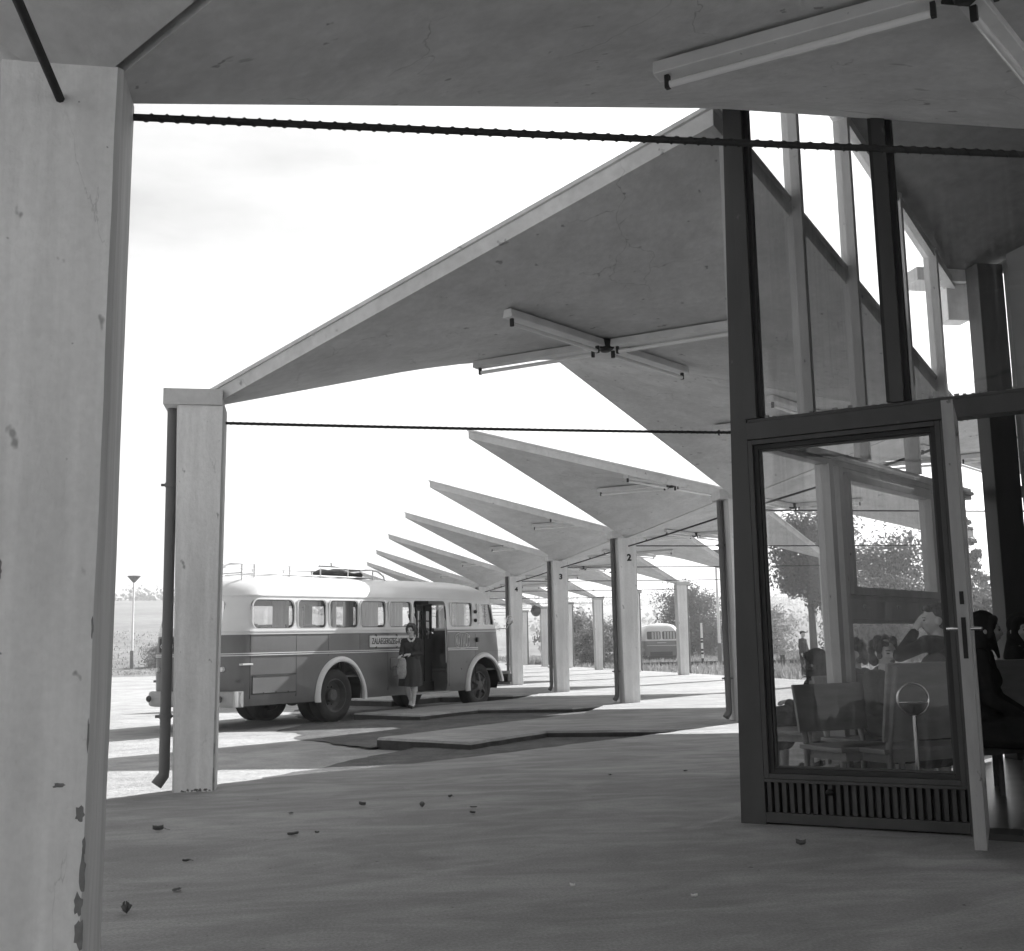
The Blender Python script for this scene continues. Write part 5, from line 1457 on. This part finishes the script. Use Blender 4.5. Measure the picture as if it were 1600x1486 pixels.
            capsule(bm, V3['shL'] * .95 + neck * .05, V3['shR'] * .95 + neck * .05, .0615, .0615)
        if 'sleeves' in parts:
            for s in 'LR':
                capsule(bm, V3['sh' + s], V3['el' + s], .056, .049); capsule(bm, V3['el' + s], V3['el' + s].lerp(V3['wr' + s], .92), .049, .039)
        if 'lap' in parts:
            for s in 'LR':
                capsule(bm, V3['hip' + s], V3['kn' + s], .118, .098); capsule(bm, V3['kn' + s], V3['kn' + s].lerp(V3['an' + s], .45), .095, .098)
            capsule(bm, (V3['hipL'] + V3['hipR']) / 2, (V3['knL'] + V3['knR']) / 2, .115, .095); capsule(bm, (V3['knL'] + V3['knR']) / 2, ((V3['knL'] + V3['knR']) / 2).lerp((V3['anL'] + V3['anR']) / 2, .45), .09, .095)
        if 'trousers' in parts:
            for s in 'LR':
                capsule(bm, V3['hip' + s], V3['kn' + s], .10, .072); capsule(bm, V3['kn' + s], V3['an' + s], .072, .055)
            capsule(bm, V3['hipL'], V3['hipR'], .105, .105)
        if 'skirt' in parts:
            rr_ = []
            hem = J.get('hem', .42)
            for k in range(9):
                f_ = k / 8; z = pel.z + .10 + (hem - pel.z - .10) * f_
                rx_ = .150 + .050 * min(1, f_ * 2.4) + .035 * f_; ry_ = .112 + .048 * min(1, f_ * 2.4) + .05 * f_
                rr_.append([Vector((pel.x - .03 * f_ + rx_ * math.cos(a) * (1 + .07 * f_ * math.sin(a * 9 + f_)), pel.y + .03 * f_ + ry_ * math.sin(a) * (1 + .07 * f_ * math.sin(a * 9 + f_)), z + .012 * math.sin(a * 2 + 1) * f_)) for a in [2 * PI * j / 40 for j in range(40)]])
            loft(bm, rr_, cap=False)
            o = obj(cname, bm, M[cm], t, smooth='all')
            continue
        if 'shoes' in parts:
            bm.free()
            for s in 'LR':
                bm = BM(); an, to = V3['an' + s], V3['toe' + s]
                capsule(bm, an + Vector((0, .02, -.035)), to, .038, .031); capsule(bm, an + Vector((0, .02, -.03)), an + Vector((0, .025, -.06)), .035, .026)
                remeshed('shoe', bm, .008, M[cm], t, 2)
            continue
        if 'collar' in parts:
            for sgn in (-1, 1):
                pts = [neck + Vector((sgn * x_, y_, z_)) for x_, y_, z_ in ((.0, .062, .018), (.046, .044, .018), (.060, .0, .006), (.054, -.044, -.012), (.034, -.080, -.040), (.010, -.104, -.066))]
                for q0, q1 in zip(pts, pts[1:]):
                    for o_ in (0, 1):
                        dn_ = Vector((sgn * .012 * o_, -.004 * o_, -.014 * o_)); capsule(bm, q0 + dn_, q1 + dn_, .0135, .0135, 8)
        remeshed(cname, bm, .010, M[cm], t, 4)
    return t

stand = dict(pelvis=(0, 0, .92), chest=(0, 0, 1.22), neck=(0, .01, 1.40), head=(-.005, -.02, 1.55), shL=(-.150, .01, 1.335), shR=(.150, .01, 1.335), elL=(-.205, -.02, 1.09), elR=(.205, .03, 1.09), wrL=(-.19, -.22, 1.06), wrR=(-.02, -.14, 1.07),
             hipL=(-.09, 0, .88), hipR=(.08, 0, .88), knL=(-.09, .0, .47), knR=(.06, -.05, .47), anL=(-.015, .13, .13), anR=(.035, -.01, .085), toeL=(-.05, .02, .035), toeR=(-.005, -.17, .03),
             hdL=(-.35, -.75, -.2), hdR=(-1, -.45, -.05), hnL=(-.4, 0, 1), hnR=(0, -.5, .8), hem=.44)
person('woman in dark jumper, skirt and white collar standing by the open bus door', (3.02, 18.66, 0), -.094, stand,
       [('skirt', 'skirtcloth', ['skirt']), ('jumper', 'knit', ['jumper', 'sleeves']), ('collar', 'whitecloth', ['collar']), ('shoe', 'shoe', ['shoes'])],
       voxel=.007, hairkind='curly', face=(-.35, -1, -.08), height=.975, thick=.88)
# her bag
t = empty('net_bag', (2.80, 18.39, .58), -.094, 'pale bag with dark straps hanging from the hands of the woman by the bus', 'bag')
bm = BM()
rr_ = []
for k in range(10):
    f_ = k / 9; z = .40 * f_; rx_ = .085 * math.sin(PI * min(1, .18 + f_ * .72)) ** .7 + .006; ry_ = .05 * math.sin(PI * min(1, .18 + f_ * .72)) ** .7 + .005
    rr_.append([Vector((.02 * f_ + rx_ * math.cos(a) * (1 + .1 * math.sin(a * 3 + k)), ry_ * math.sin(a), z)) for a in [2 * PI * j / 18 for j in range(18)]])
loft(bm, rr_); obj('pouch', bm, M['bag'], t, smooth='all')
bm = BM(); tube(bm, [(-.03, 0, .36), (-.02, 0, .44), (.0, .0, .47), (.05, 0, .44), (.05, 0, .36)], .006, 6); obj('strap', bm, M['dark'], t)
bm = BM(); tube(bm, [(-.06, -.03, .06), (-.15, -.02, .05), (-.165, -.02, .10), (-.16, -.02, .22), (-.13, -.02, .25), (-.06, -.03, .22)], .006, 6); obj('strap', bm, M['dark'], t)

def sit(hz=1.12, lean=0.0, sh=.43, legs=0.0):
    z = hz - 1.12
    return dict(pelvis=(0, 0, sh + .11), chest=(0, -.02 - lean, .82 + z * .7), neck=(0, -.03 - lean, .975 + z), head=(0, -.05 - lean * 1.2, hz), shL=(-.165, -.02 - lean, .94 + z), shR=(.165, -.02 - lean, .94 + z),
                elL=(-.22, -.07 - lean, .69 + z * .6), elR=(.22, -.07 - lean, .69 + z * .6), wrL=(-.07, -.27, .62), wrR=(.07, -.28, .63), hipL=(-.09, -.02, sh + .10), hipR=(.09, -.02, sh + .10),
                knL=(-.10, -.42, sh + .07), knR=(.10, -.42, sh + .07), anL=(-.09, -.42 - legs, .09), anR=(.11, -.40 - legs * .8, .09), toeL=(-.10, -.57 - legs, .035 + legs * .2), toeR=(.12, -.55 - legs * .8, .035 + legs * .2), hnL=(0, -.3, 1), hnR=(0, -.3, 1))
DR = lambda m: [('dress', m, ['torso', 'sleeves', 'lap']), ('shoe', 'shoe', ['shoes'])]
GH = 'people waiting in and around the glazed hall'
person('dark haired woman in the hall looking towards the right over a bench back', (5.15, 3.92, .012), R(25), sit(1.035), DR('greycloth'), hairkind='wavy', face=(-.40, -1, .0), group=GH)
J = sit(1.27, .04); J.update(elR=(.26, -.22, 1.02), wrR=(.10, -.20, 1.19), hdR=(-.25, .35, 1), hnR=(.9, -.3, .3)); J['shR'] = (.165, -.06, 1.10)
person('person in the hall with a hand raised to the head, next to the door frame', (5.46, 3.50, .012), R(200), J, DR('blackcloth'), hairkind='short', face=(.75, -.6, 0), group=GH)
person('woman with black headscarf sitting nearest the open door with her back turned', (5.36, 3.02, .012), R(52), sit(1.19, .03, legs=.18), DR('blackcloth'), 'skin2', hairkind='scarf', face=(.2, -1, -.05), group=GH)
person('old woman in headscarf inside the hall door looking towards the viewer', (6.08, 3.62, .012), R(45), sit(1.19, .0, legs=.22), DR('blackcloth'), 'skin2', hairkind='scarf', face=(-.75, -.75, -.03), group=GH)
person('figure with dark headscarf seen from behind just right of the corner post', (5.20, 5.06, 0), R(220), sit(.96), DR('blackcloth'), 'skin2', voxel=.011, hairkind='scarf', group=GH)
person('small head seen through the lower pane left of the dark haired woman', (5.78, 5.50, 0), R(220), sit(1.02), DR('greycloth'), voxel=.011, hairkind='wavy', group=GH, face=(.9, -.5, 0))
person('person with peaked cap in profile, seated outside right of the dark haired woman', (6.24, 5.84, 0), R(220), sit(1.03), DR('greycloth'), voxel=.011, hairkind='cap', group=GH, face=(-.95, -.35, -.1))
ST = dict(stand); ST.update(elL=(-.22, .0, 1.10), elR=(.22, .0, 1.10), wrL=(-.22, -.08, .88), wrR=(.22, -.08, .88), anL=(-.10, .0, .085), knL=(-.10, -.03, .47), knR=(.10, -.03, .47), anR=(.10, 0, .085), toeL=(-.11, -.15, .03), toeR=(.11, -.15, .03))
for k_ in ('hdL', 'hdR', 'hnL', 'hnR'): ST.pop(k_)
ST['hnL'] = (-1, 0, 0); ST['hnR'] = (1, 0, 0)
TR = lambda m: [('coat', m, ['torso', 'sleeves']), ('trousers', 'blackcloth', ['trousers']), ('shoe', 'shoe', ['shoes'])]
person('taller figure standing out in the sun, seen through the hall glass', PO1, R(30), ST, TR('greycloth'), voxel=.013, hairkind='cap', hands=True, height=.92, group='figures standing outside in the sun')
person('smaller figure in pale jacket standing out in the sun, seen through the hall glass', PO2, R(-20), ST, TR('bag'), voxel=.013, hairkind='short', hands=True, height=.62, group='figures standing outside in the sun')
# driver
dp = mw @ Vector((4.36, 1.62, .84))
J = sit(1.13); J.update(wrL=(-.17, -.47, .80), wrR=(.17, -.47, .80), elL=(-.25, -.2, .72), elR=(.25, -.2, .72))
person('driver in dark cap sitting at the bus steering wheel, seen through the open door', tuple(dp), HB + PI / 2, J, [('coat', 'blackcloth', ['torso', 'sleeves']), ('trousers', 'blackcloth', ['trousers', ]), ('shoe', 'shoe', ['shoes'])], voxel=.012, hairkind='cap')

# ------------------------------------------------------------------ fallen leaves
def leaf(x, y, rz, size, curl, stem, label, seed):
    rn = random.Random(seed); bm = BM(); N = 9; V = []
    for i in range(N):
        u = i / (N - 1); size_ = size; wd = size * .30 * math.sin(PI * min(1, u * .93 + .04)) ** .8 * (1 + .25 * math.sin(u * 17 + seed))
        row = []
        for j in range(-2, 3):
            v = j / 2; z = .62 * curl * size * (abs(v) ** 1.6 * .55 + (u - .5) ** 2 * .9) + .004 + rn.uniform(0, .003)
            row.append(bm.verts.new(((u - .5) * size, v * wd, z)))
        V.append(row)
    for i in range(N - 1):
        for j in range(4): bm.faces.new((V[i][j], V[i + 1][j], V[i + 1][j + 1], V[i][j + 1]))
    bmesh.ops.recalc_face_normals(bm, faces=bm.faces[:])
    r_ = bmesh.ops.solidify(bm, geom=bm.faces[:], thickness=.0012)
    if stem:
        tube(bm, [(size * .45, 0, .25 * curl * size + .005), (size * .75, size * .1, .012), (size * 1.1, size * .12, .006)], [.0022, .0018, .0014], 5)
    o = obj('dry_leaf', bm, M['dryleaf'], None, smooth='all', loc=(x, y, .001)); o.rotation_euler = (0, 0, rz)
    return tag(o, label, 'leaf', 'dry leaves on the platform')
LV = [(248, 1299, .11, 1.1, 1, 'curled dry leaf lying below the downpipe pillar, left on the platform'), (567, 1260, .11, .9, 0, 'cupped dark leaf in the middle of the near platform'),
      (660, 1263, .10, 1.3, 0, 'upright pale curled leaf right of the cupped dark one'), (703, 1247, .06, 1.2, 1, 'tiny dark leaf with stem farthest back of the curled leaves'),
      (735, 1264, .08, .4, 0, 'flat leaf right of the tiny leaf with stem'), (742, 1271, .10, .5, 0, 'flat leaf just in front of another flat leaf'), (455, 1272, .09, .2, 0, 'flat thin leaf lying alone left of the cupped dark leaf'),
      (463, 1306, .12, .5, 0, 'broken flat leaf in front of the flat thin leaf'), (493, 1304, .05, .9, 0, 'leaf crumb right of the broken flat leaf'), (197, 1430, .11, 1.5, 1, 'pointed curled leaf with long stem beside the foreground pillar foot'),
      (275, 1394, .10, .25, 0, 'flat leaf behind the pointed leaf by the foreground pillar'), (290, 1348, .06, .9, 1, 'small twig like leaf between pillar foot and curled leaf'), (1253, 1322, .09, 1.2, 0, 'curled leaf in front of the louvred hall panel'),
      (953, 1212, .09, .3, 0, 'small flat leaf towards the bay kerb'), (1079, 1205, .10, .3, 0, 'small flat leaf left of the hall corner post'), (1087, 1404, .05, 1.0, 0, 'white scrap of leaf on the front right of the platform'), (895, 1387, .05, 1.0, 0, 'white scrap of leaf in the front middle of the platform')]
for k, (u, v, s_, c_, st, lab) in enumerate(LV):
    x, y = LP[k]
    o = leaf(x, y, (k * 2.3) % 6.28, s_ * .62, c_, st, lab, k + 3)
    if 'white' in lab: o.data.materials[0] = M['paper']

# ------------------------------------------------------------------ every small repeated fitting becomes a piece of its own
def pieces(o, name):
    me = o.data; bm = BM(); bm.from_mesh(me); seen = set(); comps = []
    for v in bm.verts:
        if v in seen: continue
        st_ = [v]; seen.add(v); comp = []
        while st_:
            q_ = st_.pop(); comp.append(q_)
            for e in q_.link_edges:
                w_ = e.other_vert(q_)
                if w_ not in seen: seen.add(w_); st_.append(w_)
        comps.append({x.index for x in comp})
    bm.free()
    for c in comps:
        b2 = BM(); b2.from_mesh(me); b2.verts.ensure_lookup_table()
        bmesh.ops.delete(b2, geom=[v for v in b2.verts if v.index not in c], context='VERTS')
        m2 = bpy.data.meshes.new(name); b2.to_mesh(m2); b2.free()
        for m_ in me.materials: m2.materials.append(m_)
        n_ = bpy.data.objects.new(name, m2); col.objects.link(n_); n_.parent = o.parent; n_.matrix_basis = o.matrix_basis.copy()
    bpy.data.objects.remove(o)
SING = {'lamp_holder': 'lamp_holder', 'panel_seams': 'panel_seam', 'wheel_nuts': 'wheel_nut', 'rim_holes': 'rim_hole', 'hinges': 'hinge', 'screw_caps': 'screw_cap', 'side_lamps': 'side_lamp', 'board_clips': 'board_clip',
        'reflector': 'reflector', 'tail_light': 'tail_light', 'spokes': 'spoke', 'sun_block_wall': 'sun_block_wall', 'indicator_lamp': 'indicator_lamp', 'lock_plate': 'lock_plate'}
for o in list(bpy.data.objects):
    k = o.name.split('.')[0]
    if k in SING and o.type == 'MESH': pieces(o, SING[k])


# ------------------------------------------------------------------ air
bm = BM(); box(bm, -2600, 2600, -1600, 4100, -9, 46)
hm_ = bpy.data.materials.new('haze_air'); hm_.use_nodes = True
nt = hm_.node_tree; nt.nodes.clear()
ho = nd(nt, 'ShaderNodeOutputMaterial'); hv = nd(nt, 'ShaderNodeVolumePrincipled')
hv.inputs['Color'].default_value = (.9, .9, .9, 1); hv.inputs['Density'].default_value = HAZE; hv.inputs['Anisotropy'].default_value = .3
nt.links.new(hv.outputs[0], ho.inputs['Volume'])
hz = obj('haze', bm, hm_); tag(hz, kind='stuff')
